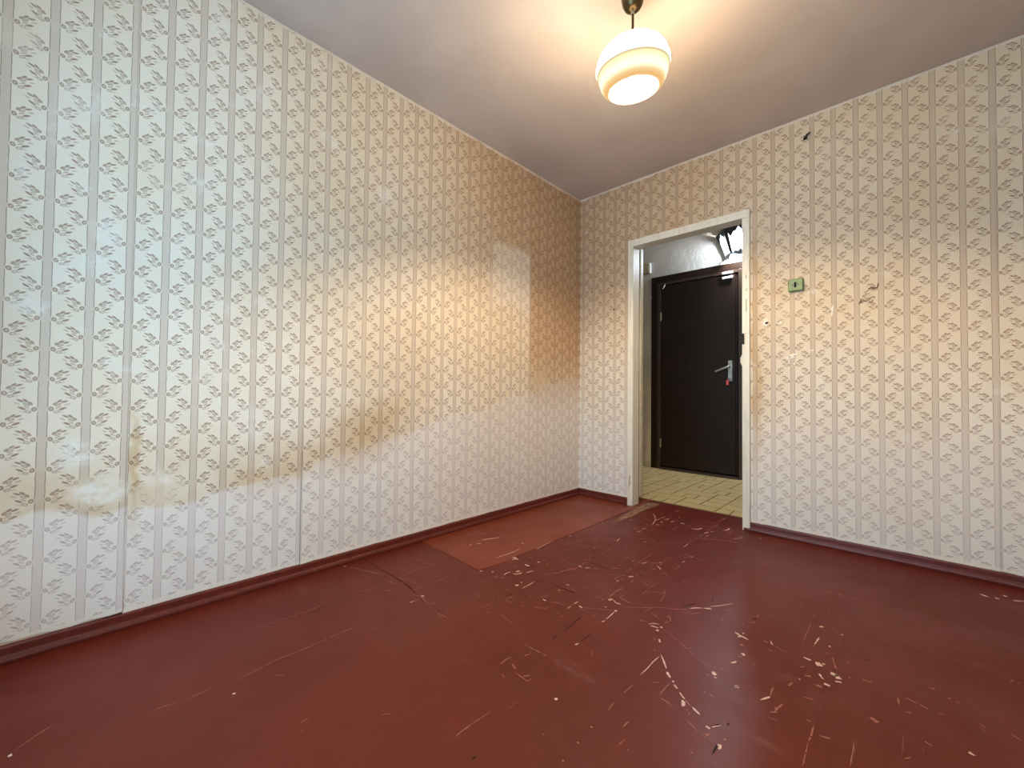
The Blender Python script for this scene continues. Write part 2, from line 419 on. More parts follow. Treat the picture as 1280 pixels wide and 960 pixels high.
def m_hall(nt, b):
    oc = nt.n('ShaderNodeTexCoord').outputs['Object']
    n = nt.noise(oc, 3, 4)
    nt.put(b.inputs['Base Color'], nt.mix(nt.ramp(n, .35, .65), lin(206, 198, 186), lin(190, 182, 170)))
    sw = nt.noise(oc, 11, 4, 0.5, 2.2)
    nt.put(b.inputs['Normal'], nt.bump(nt.math('ADD', sw, nt.math('MULTIPLY', nt.noise(oc, 45, 3), .3)), 0.55, 0.010))
HALLW = mat('embossed_white_paper', m_hall, rough=0.85, spec=0.25)

def m_lino(nt, b):
    oc = nt.n('ShaderNodeTexCoord').outputs['Object']
    info = nt.n('ShaderNodeObjectInfo').outputs['Random']
    v = nt.noise(oc, 16, 4, .6); v2 = nt.noise(oc, 60, 3)
    c = nt.mix(nt.ramp(v, .3, .7), lin(216, 204, 160), lin(202, 186, 136))
    c = nt.mix(nt.math('MULTIPLY', info, .45), c, lin(196, 172, 116))
    c = nt.mix(nt.ramp(v2, .52, .72, 0, .5), c, lin(172, 146, 92))
    nt.put(b.inputs['Base Color'], c)
LINO = mat('yellow_stone_linoleum', m_lino, rough=0.32, spec=0.5)
LINOJ = mat('brown_linoleum_joint', color=lin(140, 110, 62), rough=0.5)

def glow(name, fn, light=None):
    m = bpy.data.materials.new(name); m.use_nodes = True; nt = NT(m.node_tree)
    m.node_tree.nodes.remove(m.node_tree.nodes['Principled BSDF'])
    fn(nt, m.node_tree.nodes['Material Output'])
    return m

def m_shade(nt, out):
    """opal glass with painted rings: passes a part of the bulb's light and glows with the rest"""
    z = nt.sep(nt.n('ShaderNodeTexCoord').outputs['Object'])[2]
    ring = nt.n('ShaderNodeValToRGB'); nt.put(ring.inputs[0], nt.ramp(z, -0.105, 0.11, smooth=False))
    e = ring.color_ramp.elements
    def st(z_, col): return ((z_+0.105)/0.215, col)
    stops = [st(-.105, (1.0, .86, .55, 1)), st(-.083, (.84, .50, .20, 1)), st(-.077, (.72, .42, .16, 1)), st(-.067, (.82, .58, .28, 1)), st(-.053, (1.25, 1.10, .74, 1)),
             st(-.040, (1.15, 1.05, .74, 1)), st(-.027, (1.05, .90, .55, 1)), st(-.0135, (.90, .76, .42, 1)), st(-.010, (.50, .40, .22, 1)), st(-.007, (1.6, 1.26, .80, 1)), st(.11, (1.6, 1.26, .80, 1))]
    e[0].position, e[0].color = stops[0]; e[1].position, e[1].color = stops[-1]
    for p, c in stops[1:-1]:
        q = e.new(min(max(p, 0), 1)); q.color = c
    inner = nt.n('ShaderNodeNewGeometry').outputs['Backfacing']      # the unpainted inside, lit by the bulb
    em = nt.n('ShaderNodeEmission'); nt.put(em.inputs[0], nt.mix(inner, ring.outputs[0], (1.7, 1.5, 1.15, 1))); nt.put(em.inputs[1], nt.math('ADD', nt.ramp(z, -.008, -.004, 0.95, 58.0), nt.ramp(z, .02, .062, 0.0, -54.5)))
    tr = nt.n('ShaderNodeBsdfTransparent'); nt.put(tr.inputs[0], nt.mix(nt.ramp(z, .00, .05), (0, 0, 0, 1), (.08, .07, .05, 1)))
    ad = nt.n('ShaderNodeAddShader'); nt.put(ad.inputs[0], em.outputs[0]); nt.put(ad.inputs[1], tr.outputs[0])
    nt.put(out.inputs[0], ad.outputs[0])
SHADE = glow('opal_lamp_glass', m_shade)
def m_emit(col, s):
    def f(nt, out):
        em = nt.n('ShaderNodeEmission'); em.inputs[0].default_value = col; em.inputs[1].default_value = s
        nt.put(out.inputs[0], em.outputs[0])
    return f
BULB = glow('lit_bulb', m_emit((1.0, .72, .42, 1), BULB_W))
def m_pane(nt, out):
    z = nt.sep(nt.n('ShaderNodeTexCoord').outputs['Generated'])[2]
    cr = nt.mix(nt.ramp(z, .55, .95), (1.0, 1.0, 1.0, 1), (.50, .78, .84, 1))
    em = nt.n('ShaderNodeEmission'); nt.put(em.inputs[0], cr)
    nt.put(em.inputs[1], nt.ramp(z, .45, .95, HALL_W, .75))
    tr = nt.n('ShaderNodeBsdfTransparent'); tr.inputs[0].default_value = (.62, .66, .70, 1)
    ad = nt.n('ShaderNodeAddShader'); nt.put(ad.inputs[0], em.outputs[0]); nt.put(ad.inputs[1], tr.outputs[0])
    nt.put(out.inputs[0], ad.outputs[0])
PANE = glow('lit_frosted_pane', m_pane)
def m_glass(nt, out):
    tr = nt.n('ShaderNodeBsdfTransparent'); tr.inputs[0].default_value = (.95, .97, .96, 1)
    gl = nt.n('ShaderNodeBsdfGlossy'); gl.inputs['Roughness'].default_value = .02
    mx = nt.n('ShaderNodeMixShader'); mx.inputs[0].default_value = .06
    nt.put(mx.inputs[1], tr.outputs[0]); nt.put(mx.inputs[2], gl.outputs[0]); nt.put(out.inputs[0], mx.outputs[0])
GLASS = glow('window_glass', m_glass)

# ------------------------------------------------------------------ room shell
XR = 2.52                     # right wall
YH0, YH1 = 3.10, 4.73         # hall side of the door wall, far hall wall
HXL, HXR, HH = -1.10, 1.95, 2.72
OX0, OX1, OZ = 0.462, 1.311, 2.052   # rough opening of the doorway

def wall_panel(name, quads, m, thick_fn=None):
    bm = bmesh.new()
    for q in quads: box(bm, *q)
    return struct(name, bm, m)

wall_left = wall_panel('wall_left', [(-0.12, 0.0, YF-0.1, D+0.10, -0.03, H+0.02)], PLAIN)
wall_right = wall_panel('wall_right', [(XR, XR+0.12, YF-0.1, D+0.10, -0.03, H+0.02)], PLAIN)
wall_back = wall_panel('wall_back', [(0.0, OX0, D, YH0, -0.03, H+0.02), (OX1, XR, D, YH0, -0.03, H+0.02), (OX0, OX1, D, YH0, OZ, H+0.02)], PLAIN)
wall_front = wall_panel('wall_front', [(0.0, WIN[0], YF-0.25, YF, -0.03, H+0.02), (WIN[1], XR, YF-0.25, YF, -0.03, H+0.02),
                                       (WIN[0], WIN[1], YF-0.25, YF, -0.03, WIN[2]), (WIN[0], WIN[1], YF-0.25, YF, WIN[3], H+0.02)], PLAIN)
ceiling = struct('ceiling', nbox(-0.12, XR+0.12, YF-0.25, YH0, H, H+0.12), CEIL)
# hall
wall_panel('wall_hall_far', [(HXL-0.1, HXR+0.1, YH1, YH1+0.15, -0.06, HH)], HALLW)
wall_panel('wall_hall_left', [(HXL-0.1, HXL, YH0, YH1, -0.06, HH)], HALLW)
wall_panel('wall_hall_right', [(HXR, HXR+0.1, YH0, YH1, -0.06, HH)], HALLW)
wall_panel('wall_hall_near', [(HXL-0.1, -0.12, YH0-0.1, YH0, -0.06, HH), (-0.12, HXR+0.1, YH0-0.1, YH0, H+0.12, HH)], HALLW)
struct('ceiling_hall', nbox(HXL-0.1, HXR+0.1, YH0-0.1, YH1+0.15, HH, HH+0.1), CEIL)

# window behind the camera
bm = bmesh.new()
x0, x1, z0, z1 = WIN; yw0, yw1 = YF-0.20, YF-0.14
for q in ((x0, x0+.05, z0, z1), (x1-.05, x1, z0, z1), (x0+.05, x1-.05, z0, z0+.05), (x0+.05, x1-.05, z1-.05, z1), ((x0+x1)/2-.03, (x0+x1)/2+.03, z0+.05, z1-.05)):
    box(bm, q[0], q[1], yw0, yw1, q[2], q[3], 0.004)
window = struct('window_1', bm, WHITE)
for a, b in ((x0+.05, (x0+x1)/2-.03), ((x0+x1)/2+.03, x1-.05)):
    o = obj('pane', nbox(a, b, yw0+.028, yw0+.032, z0+.05, z1-.05), GLASS, window)
obj('window_sill', nbox(x0-.03, x1+.03, YF-0.14, YF+.04, z0-.035, z0, 0.006), WHITE, window)

# ------------------------------------------------------------------ wallpaper: every drop is a piece of its own
def drop(parent, m, P, a0, a1, zb, zt, ua, seed, voff=0.0, lift0=0.0, lift1=0.0, holes=None):
    """P(a, z, t) places a point: a along the wall, z up, t out from the wall; lift = corner that has come loose"""
    rnd = random.Random(seed); ph = [rnd.uniform(0, 6.28) for _ in range(6)]
    bm = bmesh.new()
    def fn(u, v):
        a = a0+(a1-a0)*u
        bot = zb+0.0035*math.sin(11*u*(a1-a0)/.6+ph[0])+0.002*math.sin(37*u+ph[1])+0.0012*math.sin(91*u+ph[2])
        z = bot+(zt-bot)*v
        t = 0.0022+0.0012*math.sin(5*z+ph[3])*math.sin(9*a+ph[4])+0.0008*math.sin(17*a+ph[5]+3*z)
        e0 = math.exp(-((a-a0)/.045))*math.exp(-((z-zb)/.16)); e1 = math.exp(-((a1-a)/.045))*math.exp(-((z-zb)/.16))
        s0 = math.exp(-((a-a0)/.008)); s1 = math.exp(-((a1-a)/.008))
        t += lift0*e0+lift1*e1+0.0012*(s0*(0.5+0.5*math.sin(3*z+ph[0]))-s1*0.4)
        return P(a, z, max(t, 0.0008))
    nv = max(4, int((zt-zb)/0.07)); nu = max(3, int((a1-a0)/.03))
    vs = grid(bm, fn, nu, nv, lambda u, v: (a0+(a1-a0)*u-ua, zb+(zt-zb)*v+voff))
    # paper edge turned back to the wall, so that it has thickness
    lay = bm.loops.layers.uv.verify()
    def skirt(row):
        back = [bm.verts.new(v.co) for v in row]
        for v, b in zip(row, back):
            q = P(0, 0, -0.0009); p0 = P(0, 0, 0); b.co = v.co+(Vector(q)-Vector(p0))
        for i in range(len(row)-1): bm.faces.new((row[i], row[i+1], back[i+1], back[i]))
    skirt(vs[0]); skirt([r[0] for r in vs]); skirt([r[-1] for r in vs])
    o = obj('wallpaper_strip', bm, m, parent, smooth=True)
    return o

PL = lambda a, z, t: Vector((t, a, z))
PB = lambda a, z, t: Vector((a, D-t, z))
seams = [YF, -0.4445, 0.1555, 0.7555, 1.3555, 1.9555, 2.5555, D]
ZB = [0.058, 0.056, 0.052, 0.053, 0.054, 0.055, 0.055]
for i in range(1, 7):
    a0, a1 = seams[i], seams[i+1]
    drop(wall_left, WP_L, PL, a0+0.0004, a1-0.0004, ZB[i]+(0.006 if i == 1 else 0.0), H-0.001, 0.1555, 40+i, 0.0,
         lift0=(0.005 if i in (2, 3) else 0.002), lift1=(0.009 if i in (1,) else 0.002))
vo = -0.0565
for a0, a1, zb, zt, l0 in ((0.003, OX0-0.002, 0.054, H-.001, 0), (OX0-0.002, 0.5435, OZ+0.010, H-.001, 0), (0.5445, 1.1435, OZ+.008, H-.001, 0), (1.1445, OX1+0.002, OZ+0.002, H-.001, 0),
                           (OX1+0.002, 1.7435, 0.056, H-.001, 0), (1.7445, 2.3435, 0.054, H-.001, .008), (2.3445, XR-.002, 0.056, H-.001, .004)):
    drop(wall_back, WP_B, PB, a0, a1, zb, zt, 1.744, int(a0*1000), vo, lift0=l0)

# ------------------------------------------------------------------ floor of painted hardboard sheets
floor = struct('floor', nbox(-0.02, XR+0.02, YF-0.02, 3.27, -0.06, -0.004), FLOOR)
def sheet(poly, m, top, z0=-0.0035, name='floor_sheet'):
    bm = bmesh.new(); prism(bm, poly, lambda a, b: (a, b, z0), lambda a, b: (a, b, top))
    return obj(name, bm, m, floor)
g = 0.0005
DX0, DX1 = 0.5055, 1.2675     # clear doorway
YT = 3.262                    # where the red floor ends and the hall's linoleum starts
lightp = [(0.0, 1.412), (0.13, 1.408), (0.26, 1.405), (0.40, 1.398), (0.536, 1.388), (0.548, 1.43), (0.546, 1.457), (0.556, 1.50), (0.555, 1.568), (0.550, 1.62), (0.553, 1.677), (0.551, 1.776), (0.562, 1.85), (0.560, 1.897), (0.549, 1.96), (0.548, 2.037),
          (0.551, 2.194), (0.546, 2.458), (0.546, 2.667), (0.547, D), (0.547, YT+.002), (0.40, YT+.002), (0.40, D+.0), (0.0, D)]
sheet(lightp, FLOOR_N, 0.0022)
inset = lambda l: l
sheet([(0.0, 1.060), (0.318, 1.064), (0.316, 1.404-g), (0.0, 1.4115-g)], FLOOR, 0.0003)
sheet([(0.319, 1.064), (0.470, 1.060), (0.5485, 1.036), (0.5365, 1.386), (0.40, 1.3965), (0.317, 1.4035)], FLOOR, 0.0003)
sheet([(0.0, YF), (0.577, YF), (0.577, 1.032), (0.49, 1.045), (0.4, 1.06), (0.0, 1.0585)], FLOOR, 0.0003)
sheet([(0.5772, YF), (1.1228, YF), (1.1228, 1.028), (0.5772, 1.031)], FLOOR, 0.0003)
rag = [(0.548, 2.037), (0.549, 1.96), (0.560, 1.897), (0.562, 1.85), (0.551, 1.776), (0.553, 1.677), (0.550, 1.62), (0.555, 1.568), (0.556, 1.50), (0.546, 1.457), (0.548, 1.43), (0.5365, 1.388)]
sheet([(0.549, 1.033), (0.805, 1.031), (0.805, 1.62), (0.80, D), (0.80, YT), (0.5475, YT), (0.5475, 2.667), (0.5475, 2.458), (0.552, 2.194)]+[(a+.0012, b) for a, b in rag], FLOOR, 0.0003)
sheet([(0.8053, 1.031), (1.1228, 1.029), (1.1228, 1.78), (1.118, 2.7), (1.108, D), (1.105, YT), (0.801, YT), (0.801, D), (0.806, 1.62)], FLOOR, 0.0003)
sheet([(1.123, YF), (1.872, YF), (1.872, D), (1.28, D), (1.28, YT), (1.106, YT), (1.109, D), (1.119, 2.7), (1.123, 1.78)], FLOOR, 0.0003)
sheet([(1.8722, YF), (XR, YF), (XR, D), (1.8722, D)], FLOOR, 0.0003)
# bare strip where the edge of the light sheet is worn through
bm = bmesh.new()
tanp = [(0.613, 2.448), (0.606, 2.485), (0.612, 2.552), (0.617, 2.652), (0.622, 2.756), (0.609, 2.902), (0.618, 3.044), (0.622, 3.087), (0.626, 3.201), (0.571, 3.212), (0.532, 3.189), (0.535, 3.098), (0.535, 3.016), (0.534, 2.938), (0.564, 2.837), (0.564, 2.748), (0.574, 2.673), (0.601, 2.572)]
tanp = [(a*1.002+.009, b*.994) for a, b in tanp]
prism(bm, tanp, lambda a, b: (a, b, -0.002), lambda a, b: (a, b, 0.0026))
obj('bare_patch', bm, TAN, floor)['label'] = 'bare brown board where the red paint is worn off'

SCR = [
(5,0,0.2451,1.6688,0.2657,1.7251,0.2883,1.7769),
(3,1,0.243,1.5982,0.2431,1.6667,0.2572,1.7331),
(5,0,0.2723,1.6102,0.2769,1.6327),
(5,0,0.259,1.5639,0.2615,1.5794),
(3,1,0.3203,1.5071,0.3247,1.6048),
(3,0,0.4901,1.5533,0.4995,1.6292,0.4964,1.7264),
(3,0,0.5602,1.7911,0.551,1.8669,0.5453,1.928),
(3,1,0.4479,1.9225,0.5115,1.9515,0.53,1.947,0.5565,1.9508,0.5915,1.9523),
(2,1,0.3854,1.8903,0.4403,1.9268,0.4929,1.9373),
(3,1,0.5607,1.9782,0.5662,2.019),
(3,1,0.6171,1.956,0.6358,1.9974),
(4,1,0.0489,1.773,0.0809,1.7784),
(5,1,0.1672,1.7428,0.1739,1.7547),
(5,1,0.1758,1.7927,0.1836,1.8006),
(6,0,0.4473,1.7946,0.452,1.8039),
(2,1,0.4296,2.1484,0.4797,2.1186),
(6,0,0.5647,1.592,0.5722,1.6141),
(5,0,0.545,1.6125,0.5585,1.6225,0.59,1.6139),
(9,0,0.6494,1.598,0.6812,1.596),
(8,0,0.6736,1.6661,0.6848,1.6686),
(5,2,0.6838,1.5819,0.6903,1.5969,0.714,1.5959),
(3,2,0.6239,1.6338,0.6372,1.6652),
(9,0,0.5468,1.3869,0.5576,1.3946),
(5,0,0.5946,1.4192,0.6024,1.427),
(5,0,0.6638,1.4347,0.6552,1.4568,0.6588,1.4838),
(6,0,0.6793,1.4763,0.6973,1.4884,0.7052,1.5149),
(8,0,0.6774,1.5026,0.6806,1.5217),
(4,0,0.7172,1.5301,0.7276,1.569),
(5,1,0.6459,1.3868,0.6536,1.402),
(6,1,0.6744,1.411,0.6816,1.4182),
(4,1,0.7967,1.5685,0.7947,1.5895,0.8266,1.6372,0.8369,1.7034,0.8578,1.7408),
(9,0,0.7736,1.3973,0.7778,1.4124),
(6,0,0.7691,1.4384,0.775,1.44),
(3,0,0.812,1.3996,0.8111,1.439,0.8074,1.491),
(2.5,2,0.8121,1.2983,0.8148,1.3444),
(2.5,2,0.8096,1.2364,0.808,1.2523),
(5,1,0.7727,1.338,0.7783,1.3436),
(2,1,0.8102,1.164,0.8097,1.2193,0.8031,1.2953),
(2,1,0.8492,1.1393,0.8549,1.1659),
(7,0,0.9389,1.3893,0.9557,1.3884),
(4,1,0.9164,1.3967,0.9348,1.4273),
(6,0,0.9287,1.5667,0.9396,1.5721),
(6,0,0.934,1.4997,0.9403,1.5022),
(3,1,0.9715,1.395,1.0009,1.4105,1.0333,1.4146),
(3,0,1.0545,1.4027,1.0515,1.4272),
(7,0,1.0513,1.4552,1.0536,1.461),
(4,1,1.0516,1.3415,1.0512,1.3515),
(5,1,1.0715,1.3408,1.0759,1.3432),
(3,1,0.827,1.2772,0.8703,1.2742),
(2,1,0.6808,1.2227,0.7623,1.2183),
(1.5,1,0.901,1.1809,0.9699,1.1707),
(4,1,0.8851,1.3653,0.891,1.3713),
(3,2,0.8747,1.5305,0.9147,1.5227,0.9598,1.5282,1.0036,1.5336),
(3,0,0.5627,2.0882,0.5689,2.1019),
(3,1,0.6179,1.9502,0.6358,1.9974,0.6374,2.0844),
(4,1,0.6553,2.0466,0.6685,2.0647),
(3,1,0.6865,1.9892,0.7254,2.0158,0.7725,2.0422),
(4,0,0.7694,2.039,0.775,2.0404),
(5,1,0.7108,2.1355,0.7211,2.146),
(5,0,0.8075,2.2175,0.801,2.2461,0.7965,2.2773),
(3,1,0.7642,2.3109,0.7786,2.3332),
(2,1,0.8762,2.3464,0.9283,2.4139),
(5,0,0.9243,2.3294,0.9307,2.3313),
(4,1,0.9507,2.3795,0.9603,2.3917),
(4,1,0.7739,2.5002,0.7898,2.5026),
(5,1,0.8143,2.4548,0.8275,2.4949),
(5,1,0.8122,2.5256,0.8216,2.5545),
(3,1,0.7955,2.3758,0.7958,2.3941),
(2,1,0.8505,2.2268,0.9229,2.1279),
(4,1,0.8375,2.0785,0.8488,2.0837),
(5,0,0.8498,1.7779,0.8702,1.7699),
(4,1,0.86,1.7848,0.848,1.8245,0.857,1.8425),
(4,1,0.8282,1.8492,0.8315,1.8763),
(5,0,0.8857,1.7773,0.9019,1.7969),
(3,1,0.83,1.6484,0.8403,1.6987,0.8613,1.7443),
(3,1,0.9084,1.7869,0.9422,1.8144),
(3.5,1,0.9821,1.8546,1.0104,1.8963),
(4,1,0.9876,1.9221,0.9928,1.9325),
(2,1,0.8035,1.9469,0.8554,1.8677),
(4,2,0.866,1.8516,0.9252,1.8507,0.9787,1.8463),
(3,1,1.0484,1.8763,1.05,1.9429),
(3,1,1.0467,1.9647,1.0416,2.0113,1.0425,2.0748,1.0367,2.2028),
(5,0,1.0096,2.0271,1.0149,2.0288),
(4,1,0.9634,2.0319,0.9711,2.0548),
(4,0,1.0596,2.0294,1.0718,2.0541),
(3,1,1.0795,2.0548,1.1181,2.0973),
(5,0,1.1172,2.1052,1.1272,2.1065),
(4,0,1.1272,2.0544,1.1422,2.0442,1.161,2.0252),
(5,1,1.1281,1.9969,1.1367,2.0171),
(3,1,1.1299,2.1181,1.1178,2.1694),
(3,1,1.1234,2.1751,1.1224,2.2211,1.142,2.1938),
(3,1,1.2083,2.0778,1.2091,2.1371),
(5,0,1.2008,2.1896,1.203,2.2098),
(4,0,1.1209,2.4128,1.1187,2.4768),
(3,1,1.1807,1.9703,1.1926,2.0215),
(4,1,1.1979,1.9923,1.2078,1.9976),
(7,0,1.0671,1.7635,1.0732,1.7681),
(6,1,1.0778,1.7873,1.0837,1.7932),
(3,1,1.0525,1.7663,1.049,1.7997,1.0525,1.826),
(9,0,1.0863,1.8402,1.0997,1.8583),
(4,1,1.1226,1.7864,1.1233,1.8228),
(4,1,1.0968,1.8936,1.1113,1.8852),
(5,2,1.1198,1.8785,1.1282,1.9021),
(6,1,1.119,1.6557,1.1212,1.6902,1.1282,1.717),
(5,1,1.123,1.6036,1.1214,1.6517),
(9,0,1.1358,1.5781,1.1433,1.5974),
(6,0,1.1519,1.5907,1.1699,1.5796,1.1892,1.5818),
(4,1,1.1501,1.6307,1.1758,1.6264,1.201,1.6222,1.216,1.6234),
(5,1,1.1097,1.5662,1.1211,1.5633),
(5,1,1.0866,1.5696,1.0971,1.5655),
(4,1,1.1561,1.6368,1.1631,1.6536),
(8,0,1.1979,1.5191,1.205,1.5262),
(4,0,1.204,1.4137,1.2083,1.4277),
(4,0,1.2068,1.4409,1.2057,1.4647,1.2018,1.5124),
(5,0,1.1548,1.5194,1.1602,1.5226),
(2.5,1,1.102,1.4556,1.1326,1.4808,1.1972,1.5205),
(6,0,1.0759,1.4516,1.0949,1.4485),
(3,1,1.0908,1.4336,1.1178,1.4391),
(4,0,1.0545,1.4027,1.0533,1.4179),
(4,0,1.0513,1.4552,1.0544,1.4755),
(2.5,1,1.0533,1.4179,1.0513,1.4552),
(3,2,1.1311,1.3266,1.1318,1.3909),
(6,0,0.9271,1.5651,0.9396,1.5721),
(2,1,0.9493,1.5574,0.9983,1.541),
(3,2,0.9567,1.5251,1.0005,1.5305),
(6,1,1.0715,1.3408,1.0764,1.3407),
(3,1,1.1571,1.4213,1.158,1.4375),
(2.5,1,1.2093,1.5739,1.2639,1.6197,1.3145,1.6736,1.3726,1.7097,1.399,1.7437),
(3,1,1.2084,1.7974,1.209,1.8454,1.212,1.8904),
(2,1,1.2121,1.7237,1.2084,1.7974),
(5,1,1.2596,1.8356,1.2804,1.7985),
(3,1,1.2823,1.7941,1.2951,1.7165),
(4,1,1.2906,1.9624,1.2927,1.986),
(7,0,1.4047,1.7495,1.4153,1.7688,1.4374,1.7887),
(6,0,1.4426,1.7906,1.454,1.802,1.4697,1.8068),
(2.5,0,1.4542,1.8187,1.4879,1.8692,1.5172,1.9178),
(4,1,1.4227,1.712,1.4474,1.7493),
(4,1,1.51,1.8395,1.5298,1.8668),
(2.5,1,1.3628,1.6945,1.4047,1.7495),
(4,2,1.4459,1.8732,1.4455,1.9048),
(5,2,1.3791,1.7436,1.3931,1.7801,1.407,1.8076),
(5,1,1.3665,1.6201,1.3702,1.639),
(4,1,1.3747,1.6283,1.385,1.6088),
(3,1,1.3758,1.5678,1.387,1.604),
(4,0,1.3471,1.5204,1.3626,1.5246,1.3753,1.5262),
(4,0,1.3363,1.5265,1.3495,1.5444,1.3658,1.5512),
(8,0,1.3753,1.5054,1.3818,1.5118),
(6,0,1.3758,1.5377,1.3846,1.5392),
(3,1,1.3122,1.6069,1.3388,1.5975),
(6,1,1.3936,1.6342,1.3994,1.636),
(3,1,1.3024,1.5264,1.3218,1.536),
(5,0,1.4086,1.4608,1.4171,1.4445),
(4,1,1.3921,1.4569,1.4001,1.4398),
(5,1,1.4228,1.391,1.4274,1.3864),
(2.5,0,1.447,1.2396,1.4491,1.2818,1.4473,1.3311,1.4499,1.3695),
(4,0,1.4496,1.3816,1.4725,1.3526,1.4927,1.325),
(7,0,1.4998,1.3124,1.5089,1.3022,1.5189,1.2932),
(6,0,1.529,1.2817,1.5334,1.2842),
(6,0,1.5439,1.2696,1.5505,1.2644),
(2,1,1.396,1.5305,1.4586,1.498,1.5078,1.4678,1.5662,1.4386,1.5918,1.4167),
(8,0,1.6006,1.4123,1.6139,1.403),
(4,0,1.6129,1.3925,1.6195,1.3898),
(6,1,1.5903,1.386,1.5996,1.3889),
(6,1,1.5036,1.4789,1.5043,1.4875),
(5,1,1.6153,1.4466,1.6163,1.4509),
(6,1,1.522,1.7583,1.526,1.7662),
(5,0,1.5827,1.6985,1.6035,1.6885,1.633,1.6797),
(5,0,1.5999,1.6721,1.6079,1.6843),
(4,0,1.6071,1.7052,1.6095,1.7146),
(8,1,1.6198,1.6339,1.6306,1.6286),
(8,0,1.6402,1.5805,1.6488,1.5705),
(6,1,1.6355,1.5536,1.6445,1.5589),
(6,0,1.6296,1.5001,1.6393,1.5181),
(5,1,1.6133,1.8665,1.6135,1.9025),
(5,1,1.6093,1.8063,1.6179,1.8264),
(5,1,1.6049,1.7735,1.6089,1.7747),
(4,2,1.6076,1.8407,1.6149,1.853),
(6,1,1.6804,1.5436,1.6858,1.5448),
(6,1,1.6722,1.7105,1.6852,1.707),
(9,0,1.6689,1.3921,1.6777,1.3991),
(5,1,1.642,1.6026,1.6452,1.6043),
(3,1,1.5886,1.7686,1.5907,1.7801),
(5,0,1.539,1.2707,1.5532,1.2614),
(5,0,1.5631,1.2512,1.5756,1.2414,1.5853,1.2347),
(15,0,1.5838,1.2136,1.5927,1.2171),
(5,1,1.5895,1.2309,1.6041,1.2216),
(6,0,1.6118,1.219,1.6234,1.2128,1.6364,1.2059),
(5,1,1.6035,1.1982,1.6072,1.1993),
(5,1,1.6123,1.1894,1.6158,1.1905),
(4,1,1.5337,1.1907,1.553,1.1895,1.5682,1.1837),
(3,1,1.5262,1.2008,1.5257,1.2285,1.527,1.2707),
(2.5,1,1.613,1.1636,1.6474,1.1471,1.6699,1.1389,1.6895,1.1372),
(7,0,1.6617,1.1769,1.672,1.1758),
(4,0,1.674,1.1845,1.6803,1.1953,1.6885,1.2079),
(4,2,1.6729,1.1879,1.6861,1.2078),
(5,2,1.7001,1.2216,1.701,1.2294),
(5,2,1.7023,1.1018,1.7023,1.1194,1.7012,1.1385),
(6,0,1.7041,1.1352,1.7071,1.1402,1.7104,1.1334,1.7083,1.1254),
(7,1,1.6731,1.3915,1.6794,1.3978),
(9,0,1.6692,1.3907,1.679,1.3945),
(6,1,1.701,1.4221,1.7034,1.4228),
(6,1,1.613,1.3034,1.6168,1.3044),
(4,1,1.6296,1.303,1.6415,1.3038),
(6,0,1.7387,1.3825,1.7446,1.3948,1.7549,1.4159),
(6,1,1.7549,1.4214,1.7526,1.4443,1.7523,1.4699),
(4,1,1.7691,1.3492,1.7827,1.3627),
(4,1,1.7759,1.3734,1.7765,1.3817),
(4,1,1.6686,1.2599,1.6747,1.2609),
(5,1,1.6638,1.0697,1.6669,1.0689),
(4,1,1.7156,1.0847,1.7186,1.0858),
(4,1,1.7099,1.1614,1.7115,1.1714),
(3,1,1.6724,1.1456,1.6757,1.1574),
(5,1,1.7691,2.0424,1.7718,2.0348),
(3,1,1.7737,1.795,1.7719,1.8347,1.772,1.9234,1.7716,1.9798),
(6,1,1.7717,1.789,1.7751,1.7898),
(5,0,1.8039,1.8128,1.8067,1.8442,1.8096,1.8765),
(5,1,1.8026,1.7916,1.8041,1.8011),
(7,0,1.7989,1.9594,1.808,1.9704),
(7,0,1.8626,1.9525,1.8674,1.9555),
(7,0,1.8403,1.8331,1.8462,1.8366),
(5,0,1.7911,1.7008,1.7996,1.6984,1.8103,1.6983),
(16,0,1.826,1.6998,1.8311,1.6909,1.8361,1.6822),
(5,0,1.8395,1.7062,1.8464,1.7027),
(14,0,1.8648,1.6643,1.8757,1.6655,1.8835,1.6605),
(14,0,1.8779,1.6677,1.8876,1.6489),
(5,0,1.8796,1.6288,1.8943,1.6355),
(5,0,1.8406,1.6372,1.8476,1.6218,1.8546,1.6145),
(8,1,1.81,1.5953,1.8237,1.6045),
(8,0,1.8573,1.5928,1.8716,1.5927),
(8,1,1.841,1.5695,1.8554,1.569),
(6,0,1.7998,1.5633,1.8026,1.5648),
(5,1,1.7832,1.5063,1.7879,1.529),
(5,1,1.7911,1.6329,1.801,1.6454),
(4,0,1.6898,1.728,1.7004,1.706),
(3,1,1.7017,1.7073,1.7248,1.6948,1.7417,1.6888),
(5,1,1.6975,1.6639,1.7092,1.6641),
(6,1,1.8035,2.1241,1.808,2.1265),
(7,1,1.8117,2.3373,1.833,2.3296),
(4,1,1.7697,2.308,1.7948,2.3332),
(6,1,1.8607,2.3181,1.8645,2.3195),
(5,1,1.8736,2.3431,1.877,2.3284),
(6,1,1.8205,2.2516,1.8241,2.2552),
(6,1,1.8393,1.7834,1.8445,1.7855),
(4,1,1.8592,1.772,1.8664,1.7294,1.8771,1.6994),
(5,2,1.9375,1.8281,1.9408,1.8349),
(4,1,1.9382,1.7022,1.9535,1.6988),
(4,1,1.9077,1.6845,1.9113,1.6756),
(6,1,1.8925,2.2818,1.897,2.2863),
(4,1,1.8979,1.7711,1.9009,1.7706),
(7,0,0.0363,0.9496,0.0448,0.9583),
(2.5,1,0.0457,0.9591,0.1517,0.9967,0.2518,1.0333,0.3286,1.0603),
(3,1,0.3385,1.0738,0.3986,1.089,0.4709,1.1008),
(2.5,1,0.3304,1.0657,0.3259,1.1763,0.3328,1.2657,0.3261,1.3239),
